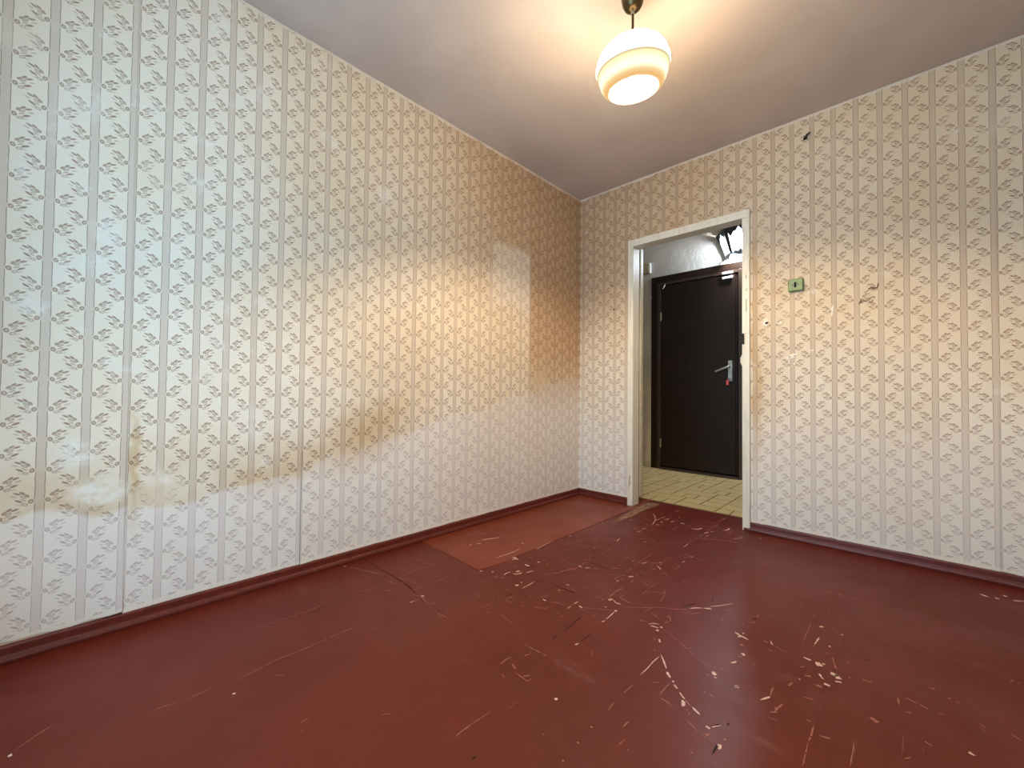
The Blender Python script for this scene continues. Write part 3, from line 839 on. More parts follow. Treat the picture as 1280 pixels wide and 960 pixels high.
(2,1,0.0442,1.2273,0.1738,1.238,0.3223,1.2656),
(2.5,1,0.4905,1.1205,0.4895,1.1751,0.4883,1.2469),
(2,1,0.4899,1.0377,0.4938,1.0985),
(3,1,0.488,1.0358,0.5251,1.0337,0.5657,1.0439,0.6433,1.0274),
(6,0,0.5566,1.0499,0.5675,1.0563),
(5,0,0.5711,0.9862,0.5731,1.0026),
(2,1,0.5731,1.0026,0.5754,1.0312),
(3,1,0.645,1.0263,0.6471,1.0738),
(2.5,1,0.7153,1.0121,0.7713,1.0237),
(4,1,0.4123,0.963,0.4253,0.9824),
(2,1,0.3495,0.6533,0.3371,0.7492),
(2,1,0.5875,0.5689,0.5829,0.6749,0.5838,0.7763),
(1.5,1,0.3352,0.8825,0.3486,0.9446),
(4,1,0.6047,1.0605,0.6155,1.0684),
(3,1,0.3172,1.0161,0.3861,1.0328,0.4096,1.0564),
(4,1,0.1429,1.4044,0.167,1.4079),
(4,1,1.1073,0.9752,1.1036,1.006,1.1077,1.0262),
(4,1,1.1353,1.0009,1.1568,0.9921),
(3,1,1.1687,0.9795,1.2214,0.9757,1.2224,0.995),
(4,1,1.1964,0.9832,1.2088,1.0001),
(3,1,1.225,0.6994,1.2235,0.7271,1.2246,0.7536),
(1.5,1,1.2246,0.7536,1.2279,0.8224),
(6,0,1.3243,0.9754,1.3272,0.9839),
(3,1,1.4493,1.1343,1.4504,1.1497,1.4524,1.1838),
(2.5,1,1.453,1.0446,1.4495,1.0638,1.4497,1.0835),
(3,1,1.5091,1.0219,1.5105,1.0508),
(3,1,1.5289,0.9678,1.5317,0.9922),
(4,1,1.4484,0.9655,1.4544,0.9667),
(3,2,1.1393,1.2721,1.1363,1.3272),
(3,2,1.1407,1.1959,1.1389,1.2283),
(3,2,1.2206,1.2532,1.2171,1.3192),
(4,0,1.217,1.2255,1.2201,1.2405),
(4,1,1.098,1.1048,1.1023,1.1092),
(3,1,1.133,1.06,1.1383,1.0762),
(4,2,1.304,0.6881,1.3042,0.6995),
(4,1,1.4524,0.8997,1.4563,0.9036),
(4,1,1.4568,0.8329,1.4606,0.8366),
(3,1,1.1086,1.1059,1.1986,1.111),
(3,1,1.5504,0.9691,1.5538,0.9701),
(2,1,1.3751,0.8602,1.3793,0.8611),
(5,0,0.6947,2.9236,0.7457,2.8542,0.7843,2.7788,0.8209,2.6481),
(4,0,0.7893,2.768,0.7941,2.8276),
(4,0,0.8253,2.821,0.8404,2.8752),
(5,0,0.8254,2.7581,0.8415,2.7685),
(3,0,0.7935,2.8368,0.8005,2.8937),
(5,0,0.8735,2.8137,0.8875,2.8374),
(4,0,0.8348,2.677,0.8446,2.693),
(4,1,0.8552,2.692,0.8655,2.7144),
(6,0,0.7965,3.083,0.8072,3.1201),
(3,1,0.805,2.9666,0.84,2.9176),
(5,1,0.8697,2.9481,0.8795,2.9583),
(6,0,0.9341,2.8389,0.9608,2.8299),
(4,1,0.7493,2.9268,0.7648,2.9252),
(5,0,0.6592,2.6569,0.6732,2.6585),
(3,1,0.6845,2.6511,0.7057,2.6666),
(5,0,0.772,2.5039,0.7847,2.5058),
(4,0,0.8125,2.4583,0.8212,2.4939),
(4,0,0.8099,2.5233,0.8161,2.5657),
(4,1,0.7973,2.37,0.7918,2.3978),
(5,1,0.4591,2.6385,0.4691,2.6383),
(4,0,0.3976,3.0509,0.4199,3.074),
(4,0,0.4083,3.1283,0.4429,3.0763),
(3,1,0.5631,2.5582,0.5836,2.5889,0.5726,2.6762,0.5841,2.8277),
(3,1,0.6234,2.4314,0.6271,2.5394),
(3,1,0.9475,2.6777,0.9585,2.7454),
(5,1,0.5901,2.318,0.6049,2.3414),
(4,0,0.5623,2.4517,0.5684,2.4579),
(3,1,1.0495,2.028,1.0726,2.0691),
(3,1,1.1209,2.4128,1.1187,2.4768),
(6,0,0.662,0.3506,0.6646,0.3573),
(7,0,0.5275,-0.0648,0.5269,-0.0588),
(2,1,0.513,-0.0553,0.4791,-0.0175,0.4667,0.003),
(2,1,0.5972,0.253,0.5934,0.3106),
(1.5,1,0.3393,0.4735,0.3449,0.5957,0.3499,0.7039),
(1.5,1,0.608,0.3685,0.5846,0.4823,0.5912,0.6194),
(2,1,0.5811,0.1862,0.5895,0.2323),
(2,1,0.9069,0.4427,0.9037,0.4686),
(4,1,1.8621,1.3814,1.8626,1.333,1.861,1.3019),
(3,1,1.861,1.3019,1.8625,1.2518,1.8636,1.212),
(3,1,1.9424,1.3904,1.9438,1.3473,1.9429,1.29),
(10,1,1.9676,1.5202,1.9821,1.509),
(5,0,2.1462,1.5449,2.1555,1.5402),
(8,1,2.0872,1.793,2.0956,1.7979),
(5,1,2.1383,1.7677,2.1431,1.764),
(4,1,2.1209,1.7722,2.1268,1.7726),
(5,1,2.07,1.512,2.0822,1.5075),
(6,1,2.0346,1.4098,2.0432,1.422),
(5,1,1.8459,1.3887,1.8547,1.388),
(4,1,1.879,1.3491,1.8984,1.3556),
(4,1,1.9397,1.6975,1.9601,1.703),
(5,1,2.0349,1.6141,2.0447,1.6188),
(4,1,2.1758,1.6953,2.1855,1.6866),
(4,1,2.0179,1.6704,2.0206,1.6356),
(4,1,2.2772,2.0132,2.2829,2.0128),
(5,1,1.8225,1.4827,1.847,1.4906),
(4,1,1.7765,1.3589,1.7875,1.4106),
(4,1,2.0344,1.6866,2.0588,1.6787),
(4,1,2.0628,1.6774,2.0785,1.6722),
(7,0,1.1005,3.144,1.116,3.1648),
(5,1,1.1075,3.0669,1.1089,3.1403),
(6,1,1.1197,2.9103,1.1274,2.973),
(5,1,1.118,2.8871,1.1088,2.9875),
(5,1,1.1063,2.8123,1.1205,2.8517),
(7,0,1.1193,2.7351,1.1307,2.7804),
(5,1,1.1195,2.6586,1.1308,2.689),
(5,1,1.1117,2.5952,1.1274,2.6058),
(3,1,1.1202,2.4148,1.1119,2.5594),
(5,0,1.1452,2.698,1.1517,2.7046),
(5,0,1.1392,2.7951,1.1478,2.8098),
(3,1,1.1371,2.6211,1.2011,2.6591,1.2463,2.6873),
(4,1,1.2463,2.6873,1.2704,2.7029,1.3101,2.691),
(12,1,1.2846,2.7531,1.3011,2.7971,1.3181,2.8329),
(10,1,1.2774,2.8384,1.3029,2.8361),
(8,0,1.189,2.8763,1.2012,2.9093,1.199,2.9593),
(7,0,1.0303,2.7721,1.063,2.7784,1.0726,2.8301),
(5,1,0.9945,2.8039,1.0054,2.8195),
(5,0,0.9363,2.8335,0.9586,2.8336),
(4,0,1.1975,2.1882,1.2034,2.217),
(4,1,1.2026,2.133,1.2056,2.1489),
(5,0,1.1996,2.2926,1.2117,2.3019),
(5,0,1.3879,2.8764,1.3975,2.8862),
(4,1,1.2059,2.0836,1.2076,2.0977),
(4,1,1.2906,1.9624,1.2933,2.0083),
(5,1,1.1658,3.1745,1.1779,3.199),
(4,1,1.2752,2.9239,1.2853,2.9502),
(4,1,1.1919,2.7137,1.1955,2.736),
(4,1,1.2251,2.8431,1.2295,2.8873),
(5,0,0.8691,2.9559,0.8747,2.9616),
(2,1,1.1903,2.4941,1.2027,2.5905)
]
rb = [(2.261, 2.781), (2.285, 2.764)], [(2.305, 2.778), (2.315, 2.770)], [(2.335, 2.836), (2.343, 2.826)], [(2.356, 2.794), (2.388, 2.816)]
def scratches():
    bms = {0: bmesh.new(), 1: bmesh.new(), 2: bmesh.new()}
    rnd = random.Random(3)
    def ribbon(w, c, pts):
        bm = bms[c]; w = w/1000.0
        w *= 1.2 if c == 0 else (1.0 if c == 1 else .8)
        P = [Vector((p[0], p[1], 0)) for p in pts]
        # resample so that the ribbon's edges can be ragged
        L = sum((b-a).length for a, b in zip(P, P[1:])); n = max(2, min(40, int(L/0.006)))
        Q = []; seg = 0; acc = 0.0
        ds = [(b-a).length for a, b in zip(P, P[1:])]
        for i in range(n+1):
            t = L*i/n
            while seg < len(ds)-1 and t > acc+ds[seg]: acc += ds[seg]; seg += 1
            Q.append(P[seg].lerp(P[seg+1], min(1, (t-acc)/max(ds[seg], 1e-6))))
        top = 0.0030 if P[0].x < .57 and P[0].y > 1.39 else 0.0012
        if c == 2: top += 0.0002
        if c == 1: top -= 0.0002
        rows = []
        for i, q in enumerate(Q):
            d = (Q[min(i+1, n)]-Q[max(i-1, 0)]).normalized(); nn = Vector((-d.y, d.x, 0))
            k = 1.0
            if n > 3: k = min(1, (i+.25)/(n*.18+.5), (n-i+.25)/(n*.18+.5))
            if c != 2: k *= rnd.uniform(.45, 1.15)
            wa, wb = w*.5*k*rnd.uniform(.7, 1.3), w*.5*k*rnd.uniform(.7, 1.3)
            a, b = q+nn*wa, q-nn*wb
            rows.append([bm.verts.new((a.x, a.y, top)), bm.verts.new((b.x, b.y, top)), bm.verts.new((b.x, b.y, -.001)), bm.verts.new((a.x, a.y, -.001))])
        # a long faint scratch is interrupted here and there
        for i in range(n):
            if c == 1 and n > 12 and rnd.random() < .16: continue
            A, B = rows[i], rows[i+1]
            bm.faces.new((A[0], A[1], B[1], B[0])); bm.faces.new((A[1], A[2], B[2], B[1])); bm.faces.new((A[3], A[0], B[0], B[3]))
    for s in SCR:
        ribbon(s[0], int(s[1]), list(zip(s[2::2], s[3::2])))
    for p in rb: ribbon(9, 0, p)
    # more fine scratches of the same kinds, thickest in the worn path to the door
    for i in range(70):
        x, y = rnd.uniform(.6, 1.35), rnd.uniform(1.2, 3.1); a = rnd.choice((1.57, 1.4, 2.6, .5, 1.75))+rnd.uniform(-.2, .2); l = rnd.uniform(.01, .07)
        ribbon(rnd.uniform(1.5, 2.6), 1, [(x, y), (x+l*.5*math.cos(a)+rnd.uniform(-.004, .004), y+l*.5*math.sin(a)), (x+l*math.cos(a), y+l*math.sin(a))])
    for i in range(60):
        x, y = rnd.uniform(.3, 2.3), rnd.uniform(.3, 2.7); a = rnd.uniform(0, 3.14); l = rnd.uniform(.006, .03)
        ribbon(rnd.uniform(1.2, 2.4), 1, [(x, y), (x+l*math.cos(a), y+l*math.sin(a))])
    for c, m, nm, lb in ((0, CHIP, 'paint_chip', 'pale chips and scratches through the red floor paint'), (1, CHIP2, 'paint_scratch', 'dull pink scratches in the red floor paint'), (2, CRACK, 'floor_crack', 'dark open cracks between floor sheets')):
        o = obj(nm, bms[c], m, floor); o['kind'] = 'stuff'; o['label'] = lb
scratches()

# skirting boards
def skirting(name, pts_fn, a0, a1, seed):
    prof = [(0, 0), (.021, 0), (.022, .010), (.019, .019), (.015, .022), (.0135, .026), (.0125, .048), (.010, .054), (0, .055)]
    bm = bmesh.new(); n = max(2, int((a1-a0)/.05)); rnd = random.Random(seed); rows = []
    for i in range(n+1):
        a = a0+(a1-a0)*i/n; k = rnd.uniform(-.0012, .0012)
        rows.append([bm.verts.new(pts_fn(a, d+(k if 0 < j < 8 else 0), z+(.0022 if False else 0))) for j, (d, z) in enumerate(prof)])
    for A, B in zip(rows, rows[1:]):
        for j in range(len(prof)-1): bm.faces.new((A[j], A[j+1], B[j+1], B[j]))
    bm.faces.new(rows[0]); bm.faces.new(rows[-1])
    return struct(name, bm, SKIRT)
skirting('baseboard_left', lambda a, d, z: (d, a, z+.001), YF, D-.001, 1)
skirting('baseboard_back', lambda a, d, z: (a, D-d, z+.001), 0.015, OX0-.002, 2)
skirting('baseboard_back_right', lambda a, d, z: (a, D-d, z+.001), OX1-.035, XR-.001, 3)
skirting('baseboard_right', lambda a, d, z: (XR-d, a, z), YF, D-.015, 4)

# ------------------------------------------------------------------ door frame and open room door
trim = bpy.data.objects.new('trim_1', None); COL.objects.link(trim); trim['kind'] = 'structure'; trim['label'] = 'chipped white door frame around the doorway to the hall'
YJ0, YJ1 = 2.981, 3.082
def jamb(xa, xb, zt, notch=None):
    bm = bmesh.new()
    rnd = random.Random(int(xa*100))
    def seg(x0, x1, z0, z1): box(bm, x0, x1, YJ0, YJ1, z0, z1, 0.003)
    if notch:
        seg(xa, xb, 0.0, notch[0]); seg(xa+.013, xb, notch[0], notch[1]); seg(xa, xb, notch[1], zt)
    else: seg(xa, xb, 0.0, zt)
    return bm
obj('jamb', jamb(OX0, DX0, 2.004), WHITE, trim)
obj('jamb', jamb(DX1, OX1, 2.002, (1.186, 1.256)), WHITE, trim)
obj('frame_head', nbox(OX0-.001, OX1+.001, YJ0-.001, YJ1, 2.003, OZ+.004, 0.004), WHITE, trim)
bm = bmesh.new(); box(bm, DX1-.006, DX1+.002, YJ0+.006, YJ0+.030, 1.050, 1.120, .003); box(bm, DX1-.013, DX1-.004, YJ0+.008, YJ0+.026, 1.062, 1.106, .004)
obj('keeper', bm, WHITE, trim)['label'] = 'painted-over white latch keeper on the right jamb'
obj('latch_recess', nbox(DX1+.0115, DX1+.0135, YJ0+.002, YJ0+.06, 1.188, 1.254), HOLE, trim)['label'] = 'dark empty latch mortise in the jamb'
bm = bmesh.new()
for zc, hh in ((1.62, .012), (1.535, .008), (1.43, .034), (1.47, .006)):
    box(bm, 1.290, 1.2955, YJ0-.0006, YJ0+.002, zc-hh, zc+hh)
bm2 = bmesh.new()
o = obj('paint_chip', bm, mat('grey_undercoat', color=lin(150, 146, 132), rough=.8), trim); o['kind'] = 'stuff'
bm2.free()
# damaged foot of the left jamb
bm = bmesh.new(); rnd = random.Random(5)
for q in ((.482, .205, .004, .03), (.488, .175, .003, .02), (.478, .165, .004, .025), (.486, .225, .002, .014), (.476, .14, .0025, .012)):
    pts = [(q[0]+q[2]*math.cos(t)*rnd.uniform(.6, 1.2), q[1]+q[3]*math.sin(t)*rnd.uniform(.6, 1.2)) for t in [k*math.pi/4 for k in range(8)]]
    prism(bm, pts, lambda a, b: (a, YJ0-.0007, b), lambda a, b: (a, YJ0+.002, b))
o = obj('paint_chip', bm, bpy.data.materials['grey_undercoat'], trim); o['kind'] = 'stuff'

door1 = bpy.data.objects.new('door_1', None); COL.objects.link(door1); door1['kind'] = 'structure'; door1['label'] = 'cream room door folded back flat against the hall side of the wall'
obj('door_leaf', nbox(-0.255, 0.5045, 3.110, 3.152, 0.055, 2.022, .003), CREAM, door1)
for zc in (0.835, 0.375):
    h = obj('hinge', nbox(0.4925, 0.5062, 3.0825, 3.1095, zc-.05, zc+.05), mat('hinge_paint', color=lin(140, 104, 76), rough=.5) if 'hinge_paint' not in bpy.data.materials else bpy.data.materials['hinge_paint'], door1)
    bm = bmesh.new(); cyl(bm, (.5065, 3.097, zc-.055), (.5065, 3.097, zc+.055), .005, 10); obj('hinge_pin', bm, CREAM, h)
obj('gap_shade_strip', nbox(0.466, 0.4935, 3.0825, 3.1095, .02, 2.0), BROWN2, door1)['label'] = 'dark strip standing in for the shaded gap between jamb and door'  # dark box paints the shade in the gap beside the jamb

# ------------------------------------------------------------------ hall floor: stone-patterned linoleum, its printed blocks
fh = struct('floor_hall', nbox(HXL, HXR, 3.262, YH1, -0.06, 0.0), LINOJ)
struct('floor_hall_edge', nbox(HXL, 0.40, YH0, 3.262, -0.06, -0.001), LINOJ)
struct('floor_hall_side', nbox(1.32, HXR, YH0, 3.262, -0.06, -0.001), LINOJ)
rnd = random.Random(12)
def tile(x0, x1, y0, y1):
    g = .0065; bm = bmesh.new(); t = 0.0008+rnd.uniform(0, .0003)
    j = lambda: rnd.uniform(-.003, .003)
    poly = [(x0+g+j(), y0+g+j()), (x1-g+j(), y0+g+j()), (x1-g+j(), y1-g+j()), (x0+g+j(), y1-g+j())]
    prism(bm, poly, lambda a, b: (a, b, -.001), lambda a, b: (a, b, t))
    obj('tile', bm, LINO, fh)
U = 0.30
def cell(x, y, k):
    h = U/2
    if k == 0: tile(x, x+U, y, y+h); tile(x, x+h, y+h, y+U); tile(x+h, x+U, y+h, y+U)
    elif k == 1: tile(x, x+h, y, y+U); tile(x+h, x+U, y, y+h); tile(x+h, x+U*.75, y+h, y+U); tile(x+U*.75, x+U, y+h, y+U)
    elif k == 2: tile(x, x+U*.34, y, y+h); tile(x+U*.34, x+U*.67, y, y+h); tile(x+U*.67, x+U, y, y+h); tile(x, x+U, y+h, y+U)
    else: tile(x, x+h, y, y+h*.9); tile(x+h, x+U, y, y+U*.62); tile(x, x+h, y+h*.9, y+U); tile(x+h, x+U, y+U*.62, y+U)
nx = 0
y = 3.262
row = 0
while y < YH1-0.05:
    x = -0.50+(row % 2)*.15; c = 0
    while x < 1.45:
        cell(x, min(y, YH1), (c*2+row*3+rnd.choice((0, 0, 1))) % 4); x += U; c += 1
    y += U; row += 1
struct('floor_strip', nbox(0.41, 1.28, YT-.0005, YT+.010, -.03, .0035), LINOJ)
struct('baseboard_hall', nbox(HXL, -.165, YH1-.012, YH1, 0, .055, .003), mat('grey_white_skirting', color=lin(196, 190, 180), rough=.6))

# ------------------------------------------------------------------ entry door
d2 = bpy.data.objects.new('door_2', None); COL.objects.link(d2); d2['kind'] = 'structure'; d2['label'] = 'dark brown metal entrance door with its frame at the end of the hall'
Y0 = YH1
FX0, FX1, FZ = -0.160, 0.965, 2.232
bm = bmesh.new(); box(bm, FX0, FX0+.085, Y0-.035, Y0-.001, 0, FZ, .003); box(bm, FX1-.115, FX1, Y0-.035, Y0-.001, 0, FZ, .003); box(bm, FX0+.085, FX1-.115, Y0-.035, Y0-.001, FZ-.075, FZ, .003)
obj('outer_frame', bm, BROWN, d2)
bm = bmesh.new(); box(bm, -0.078, -0.035, Y0-.055, Y0-.004, 0, 2.150, .003); box(bm, .782, .860, Y0-.055, Y0-.004, 0, 2.150, .003); box(bm, -0.035, .782, Y0-.055, Y0-.004, 2.118, 2.150, .003)
obj('inner_frame', bm, BROWN2, d2)
obj('seal', nbox(-0.036, .783, Y0-.012, Y0-.002, .012, 2.119), GAP, d2)
lf = obj('door_leaf', nbox(-0.026, .756, Y0-.052, Y0-.012, .040, 2.108, .004), BROWN, d2)
obj('edge_bead', nbox(.758, .774, Y0-.048, Y0-.012, .040, 2.108, .003), BROWN, d2)
obj('threshold', nbox(-0.035, .782, Y0-.070, Y0-.002, 0.0, .026, .003), BROWN2, d2)
bm = bmesh.new(); cyl(bm, (.325, Y0-.060, 1.622), (.325, Y0-.050, 1.622), .022, 20)
ph = obj('peephole', bm, BLACK, d2, smooth=True)
for zc in (1.755, 0.30):
    bm = bmesh.new(); cyl(bm, (-.030, Y0-.064, zc-.05), (-.030, Y0-.064, zc+.05), .010, 12); box(bm, -.040, -.020, Y0-.066, Y0-.052, zc+.012, zc+.032, .003)
    obj('hinge', bm, PAINTED_METAL, d2, smooth=True)
bm = bmesh.new(); box(bm, .686, .727, Y0-.062, Y0-.052, 1.000, 1.214, .004)
hp = obj('handle_plate', bm, STEEL, d2)
bm = bmesh.new(); tube(bm, [(.706, Y0-.060, 1.150), (.706, Y0-.100, 1.150), (.700, Y0-.108, 1.148), (.650, Y0-.110, 1.130), (.575, Y0-.110, 1.100)], [.012, .012, .012, .0105, .009], 12)
obj('door_handle', bm, STEEL, hp, smooth=True)
bm = bmesh.new(); cyl(bm, (.706, Y0-.074, 1.045), (.706, Y0-.058, 1.045), .013, 16); obj('lock_cylinder', bm, STEEL, hp, smooth=True)
bm = bmesh.new(); box(bm, FX0-.012, FX0+.006, Y0-.040, Y0-.002, 1.985, 2.010, .004); obj('foam_blob', bm, PLASTER, d2)['label'] = 'pale blob of mounting foam at the frame edge'
bm = bmesh.new(); tube(bm, [(-.012, Y0-.057, 2.075), (.006, Y0-.057, 2.098), (.016, Y0-.057, 2.128)], [.004, .006, .004], 6); obj('paint_smear', bm, PLASTER, d2)['label'] = 'white smear on the top corner of the frame'

# key with a red tag hanging from the entrance door's lock
t = thing('key', 'small key with a red fob hanging from the entrance door lock', 'key', (.706, Y0-.078, 1.045))
bm = bmesh.new(); box(bm, .7045, .7075, Y0-.098, Y0-.074, 1.036, 1.054, .001); cyl(bm, (.7045, Y0-.102, 1.045), (.7075, Y0-.102, 1.045), .011, 14); part('key_blade', bm, STEEL, t)
bm = bmesh.new(); tube(bm, [(.706+.012*math.sin(a), Y0-.104, 1.029+.012*math.cos(a)) for a in [k*math.pi/8 for k in range(17)]], .0014, 6, False); part('key_ring', bm, STEEL, t)
f = part('fob', nbox(.680, .708, Y0-.107, Y0-.101, .958, 1.016, .004), RED, t)
bm = nbox(.688, .704, Y0-.1082, Y0-.1068, .964, 1.006); bmesh.ops.translate(bm, verts=bm.verts[:], vec=-t.location); obj('fob_label', bm, PINK, f)['label'] = 'pale pink paper label'

t = thing('door_sensor', 'white two-piece door sensor at the top corner of the brown entrance door', 'sensor', (.682, Y0-.058, 2.10))
for za, zb, yy in ((2.114, 2.140, .070), (2.066, 2.092, .068)):
    part('sensor_half', nbox(.632, .732, Y0-yy, Y0-.0525, za, zb, .004), WPLAST, t)

t = thing('junction_box', 'small cream box on the hall wall above the door frame corner', 'electrical box', (-.235, Y0-.02, 2.36))
part('cover', nbox(-.300, -.190, Y0-.034, Y0-.002, 2.300, 2.424, .005), mat('olive_cream_paint', color=lin(168, 158, 122), rough=.5), t)
part('side_plate', nbox(-.1895, -.176, Y0-.028, Y0-.002, 2.300, 2.418, .003), WPLAST, t)

# hall lantern: half-round iron wall lantern with frosted panes and cut metal crowns
LC = Vector((.828, YH1, 0)); ZT, ZBm = 2.540, 2.290
t = thing('wall_lantern', 'lit black wall lantern with frosted panes above the entrance door', 'lamp', (LC.x, LC.y-.005, 2.42))
Rt, Rb = .270, .175
bm = bmesh.new(); prism(bm, [(LC.x-Rt, ZT), (LC.x-Rb, ZBm), (LC.x+Rb, ZBm), (LC.x+Rt, ZT)], lambda a, b: (a, YH1-.002, b), lambda a, b: (a, YH1-.013, b))
part('back_plate', bm, WPLAST, t, 'white enamelled back plate')
def hexp(k, R): # corner k of a hexagon seen half from the front
    a = math.radians(180+k*60); return Vector((LC.x+R*math.cos(a), YH1-.012+R*.86*math.sin(a), 0))
for k in range(3):
    A, B, C_, D_ = hexp(k, Rt), hexp(k+1, Rt), hexp(k+1, Rb), hexp(k, Rb)
    A.z = B.z = ZT; C_.z = D_.z = ZBm
    nrm = (B-A).cross(D_-A).normalized()
    if nrm.y > 0 and k == 1: nrm = -nrm
    ctr = Vector((LC.x, YH1, 2.45))
    if (A+B+C_+D_).xyz.dot(nrm)*.25 < ctr.dot(nrm): nrm = -nrm
    P = lambda u, v, w=0.0: (A.lerp(B, u)).lerp(D_.lerp(C_, u), v)+nrm*w
    bm = bmesh.new(); prism(bm, [(.10, .04), (.90, .04), (.90, .97), (.10, .97)], lambda a, b: P(a, b, -.006), lambda a, b: P(a, b, -.001))
    part('pane', bm, PANE, t)
    for ua, ub in ((0, .10), (.90, 1.0)):
        bm = bmesh.new(); prism(bm, [(ua, 0), (ub, 0), (ub, 1), (ua, 1)], lambda a, b: P(a, b, -.008), lambda a, b: P(a, b, .003))
        part('frame_bar', bm, BLACK, t)
    zz = [(0, 0), (1, 0), (1, .34), (.91, .16), (.82, .38), (.70, .20), (.62, .20), (.5, .06), (.38, .20), (.30, .20), (.18, .38), (.09, .16), (0, .34)]
    bm = bmesh.new(); prism(bm, zz, lambda a, b: P(a, b-.03, .0005), lambda a, b: P(a, b-.03, .004)); part('crown', bm, BLACK, t, 'black cut metal crown along the top')
    zb_ = [(0, 1.0), (0, .90), (.14, .94), (.26, .86), (.38, .92), (.5, .82), (.62, .92), (.74, .86), (.86, .94), (1, .90), (1, 1.0), (.75, 1.03), (.5, 1.09), (.25, 1.03)]
    bm = bmesh.new(); prism(bm, zb_, lambda a, b: P(a, b, .0005), lambda a, b: P(a, b, .004)); part('lower_trim', bm, GREYTRIM, t, 'grey scalloped trim along the bottom')
bm = bmesh.new(); top = [hexp(k, Rt*.96) for k in range(4)]
prism(bm, [(p.x, p.y) for p in top], lambda a, b: (a, b, ZT+.004), lambda a, b: (a, b, ZT+.010)); part('cap', bm, BLACK, t)

ll = bpy.data.lights.new('lantern_bulb', 'POINT'); ll.energy = 95.0; ll.color = (.93, .97, 1.0); ll.shadow_soft_size = .06
lo = bpy.data.objects.new('lantern_bulb', ll); COL.objects.link(lo); lo.parent = t; lo.location = (0, -.105, .0)

# ------------------------------------------------------------------ pendant lamp in the room
LX, LY, LZ = 1.244, 1.562, 2.180
t = thing('pendant_lamp', 'lit round opal glass ceiling lamp with brown rings on a short bronze stem', 'lamp', (LX, LY, H))
bm = bmesh.new(); lathe(bm, [(.0475, 0), (.0475, -.030), (.046, -.052), (.041, -.076), (.032, -.094), (.018, -.106), (.007, -.110), (.0, -.110)], 36, (LX, LY, H-.001)); part('canopy', bm, BRONZE, t, smooth=True)
bm = bmesh.new(); cyl(bm, (LX, LY, LZ+.070), (LX, LY, H-.108), .0052, 12); part('stem', bm, BRONZE, t, smooth=True)
bm = bmesh.new(); tube(bm, [(LX, LY, H-.104), (LX, LY, H-.122)], [.009, .0065], 12); part('stem_collar', bm, PAINTED_METAL, t, smooth=True)
bm = bmesh.new(); tube(bm, [(LX-.004, LY-.004, LZ+.145), (LX+.006, LY+.006, LZ+.132), (LX+.008, LY+.008, LZ+.112)], .004, 8); part('cord', bm, BLACK, t, smooth=True)
prof = [(.034, .105), (.060, .102), (.092, .090), (.118, .070), (.135, .044), (.1435, .016), (.1445, -.002), (.1435, -.009), (.1395, -.0105), (.138, -.014), (.136, -.030), (.130, -.049), (.120, -.066), (.110, -.076), (.100, -.083)]
bm = bmesh.new(); lathe(bm, prof, 64)
sh = obj('shade', bm, SHADE, t, smooth=True); sh.location = (0, 0, LZ-H); sh.rotation_euler = (math.radians(8), math.radians(1.5), 0)
bm = bmesh.new(); bmesh.ops.create_uvsphere(bm, u_segments=20, v_segments=12, radius=.018)
bu = obj('bulb', bm, BULB, t, smooth=True); bu.location = Vector((0, 0, LZ-H))+Vector((0, .006, -.031))
bm = bmesh.new(); tube(bm, [(LX, LY+.006, LZ-.02), (LX, LY, LZ+.075)], [.020, .022], 14); part('socket', bm, BLACK, t, smooth=True)
bm = bmesh.new(); lathe(bm, [(.040, 0), (.040, .006), (.012, .012), (.006, .014)], 24, (LX, LY, LZ+.102)); part('shade_cap', bm, BRONZE, t, smooth=True)

# ------------------------------------------------------------------ small things on the door wall
t = thing('wall_switch', 'green painted square wall switch with a dark slot beside the doorway', 'switch', (1.558, D-.004, 1.52))
bm = nbox(1.5205, 1.5955, D-.026, D-.003, 1.484, 1.556, .005); cp = part('cover', bm, GREEN, t)
bm = bmesh.new(); tube(bm, [(1.557, D-.0255, 1.520), (1.557, D-.0275, 1.520)], [.016, .015], 20); part('rosette', bm, DKGREEN, t, 'grey-green disc around the slot', smooth=True)
part('slot', nbox(1.5515, 1.5625, D-.0292, D-.0265, 1.505, 1.536, .001), HOLE, t, 'black slot where the toggle is missing')
for xx in (1.5425, 1.5715):
    bm = bmesh.new(); cyl(bm, (xx, D-.0285, 1.5205), (xx, D-.0258, 1.5205), .0032, 10); part('screw', bm, mat('rusty_screw', color=lin(46, 50, 34), rough=.6) if 'rusty_screw' not in bpy.data.materials else bpy.data.materials['rusty_screw'], t)

def blob_poly(cx, cz, rx, rz, n, seed, rot=0.0):
    r = random.Random(seed); o = []
    for k in range(n):
        a = 2*math.pi*k/n; s = r.uniform(.65, 1.2); x, z = rx*s*math.cos(a), rz*s*math.sin(a)
        o.append((cx+x*math.cos(rot)-z*math.sin(rot), cz+x*math.sin(rot)+z*math.cos(rot)))
    return o
def onwall(poly, m, name, t0=.001, t1=.0062, label=None):
    bm = bmesh.new(); prism(bm, poly, lambda a, b: (a, D-t0, b), lambda a, b: (a, D-t1, b)); o = obj(name, bm, m, wall_back)
    if label: o['label'] = label
    return o
onwall(blob_poly(1.397, 1.315, .014, .030, 12, 1), PLASTER, 'plaster_patch', label='white plaster bared around a dowel hole')
onwall(blob_poly(1.402, 1.311, .0065, .009, 9, 2), HOLE, 'dowel_hole', .001, .0068, 'black dowel hole in the wallpaper')
onwall(blob_poly(1.535, 1.096, .040, .014, 16, 3, .32), PLASTER, 'plaster_patch', label='small torn white patch of bare plaster')
onwall(blob_poly(1.523, 1.092, .008, .004, 8, 4), mat('grey_hole', color=lin(150, 140, 130), rough=1), 'dowel_hole', .001, .0068)
onwall(blob_poly(1.550, 1.097, .006, .004, 8, 6), bpy.data.materials['grey_hole'], 'dowel_hole', .001, .0068)
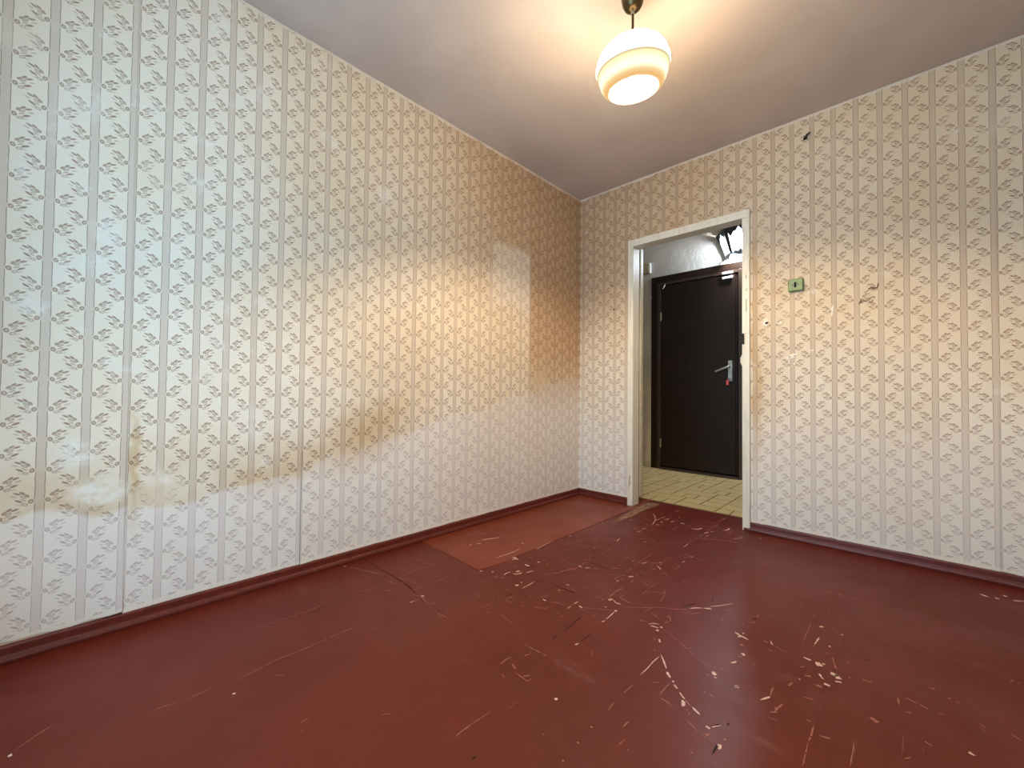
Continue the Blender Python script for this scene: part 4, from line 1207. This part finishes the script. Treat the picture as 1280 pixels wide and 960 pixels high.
onwall(blob_poly(1.730, 1.345, .006, .040, 12, 7, -.08), PLASTER, 'plaster_patch', .001, .0058, 'torn paper along the seam')
onwall(blob_poly(1.476, 1.305, .010, .010, 10, 8), PLASTER, 'plaster_patch', .001, .0058)
onwall(blob_poly(1.635, 1.125, .012, .004, 10, 9), PLASTER, 'plaster_patch', .001, .0058)
onwall(blob_poly(1.548, 1.05, .006, .007, 10, 10), PLASTER, 'plaster_patch', .001, .0058)
for i, (x, z) in enumerate(((.314, 1.728), (.121, 1.713), (.106, 1.526), (.333, 1.537), (.06, 1.88))):
    if i < 4: onwall(blob_poly(x, z, .005, .006, 8, 20+i), HOLE, 'nail_hole', .001, .0056)
# bent nail near the ceiling
t = thing('bent_nail', 'bent dark nail with a wire stub high on the papered wall near the ceiling', 'nail', (1.616, D-.003, 2.402))
bm = bmesh.new(); tube(bm, [(1.612, D-.002, 2.402), (1.612, D-.014, 2.401), (1.618, D-.020, 2.404), (1.634, D-.022, 2.411)], [.006, .006, .0055, .003], 8); part('shank', bm, BLACK, t)
bm = bmesh.new(); tube(bm, [(1.615, D-.010, 2.412), (1.612, D-.014, 2.402), (1.606, D-.012, 2.392)], [.002, .0055, .003], 8); part('wire', bm, BLACK, t)
onwall(blob_poly(1.606, 2.394, .014, .010, 10, 31), HOLE, 'dowel_hole', .001, .0056)
# scribble in brown crayon
bm = bmesh.new()
def stroke(pts, r): tube(bm, [(a, D-.0042, b) for a, b in pts], r, 5)
stroke([(1.927, 1.470), (1.9245, 1.458), (1.9235, 1.446), (1.915, 1.449), (1.906, 1.440), (1.898, 1.452), (1.893, 1.446), (1.886, 1.438), (1.880, 1.432), (1.868, 1.427)], [.0026, .0026, .0028, .003, .0028, .0022, .002, .0018, .0018, .0015])
stroke([(1.893, 1.452), (1.908, 1.450), (1.916, 1.444), (1.909, 1.440)], .0022)
stroke([(1.847, 1.367), (1.851, 1.377), (1.853, 1.388), (1.857, 1.379), (1.856, 1.371), (1.862, 1.377), (1.867, 1.390), (1.871, 1.380), (1.877, 1.377), (1.882, 1.386), (1.889, 1.384), (1.893, 1.393), (1.904, 1.400), (1.914, 1.398), (1.908, 1.390)], [.003, .003, .003, .0028, .0028, .002, .0026, .0024, .0024, .002, .0022, .0024, .002, .002, .0016])
stroke([(1.889, 1.378), (1.897, 1.370), (1.904, 1.377), (1.902, 1.386)], .0018)
o = obj('crayon_scribble', bm, PENCIL, wall_back); o['label'] = 'brown crayon scribble on the wallpaper'
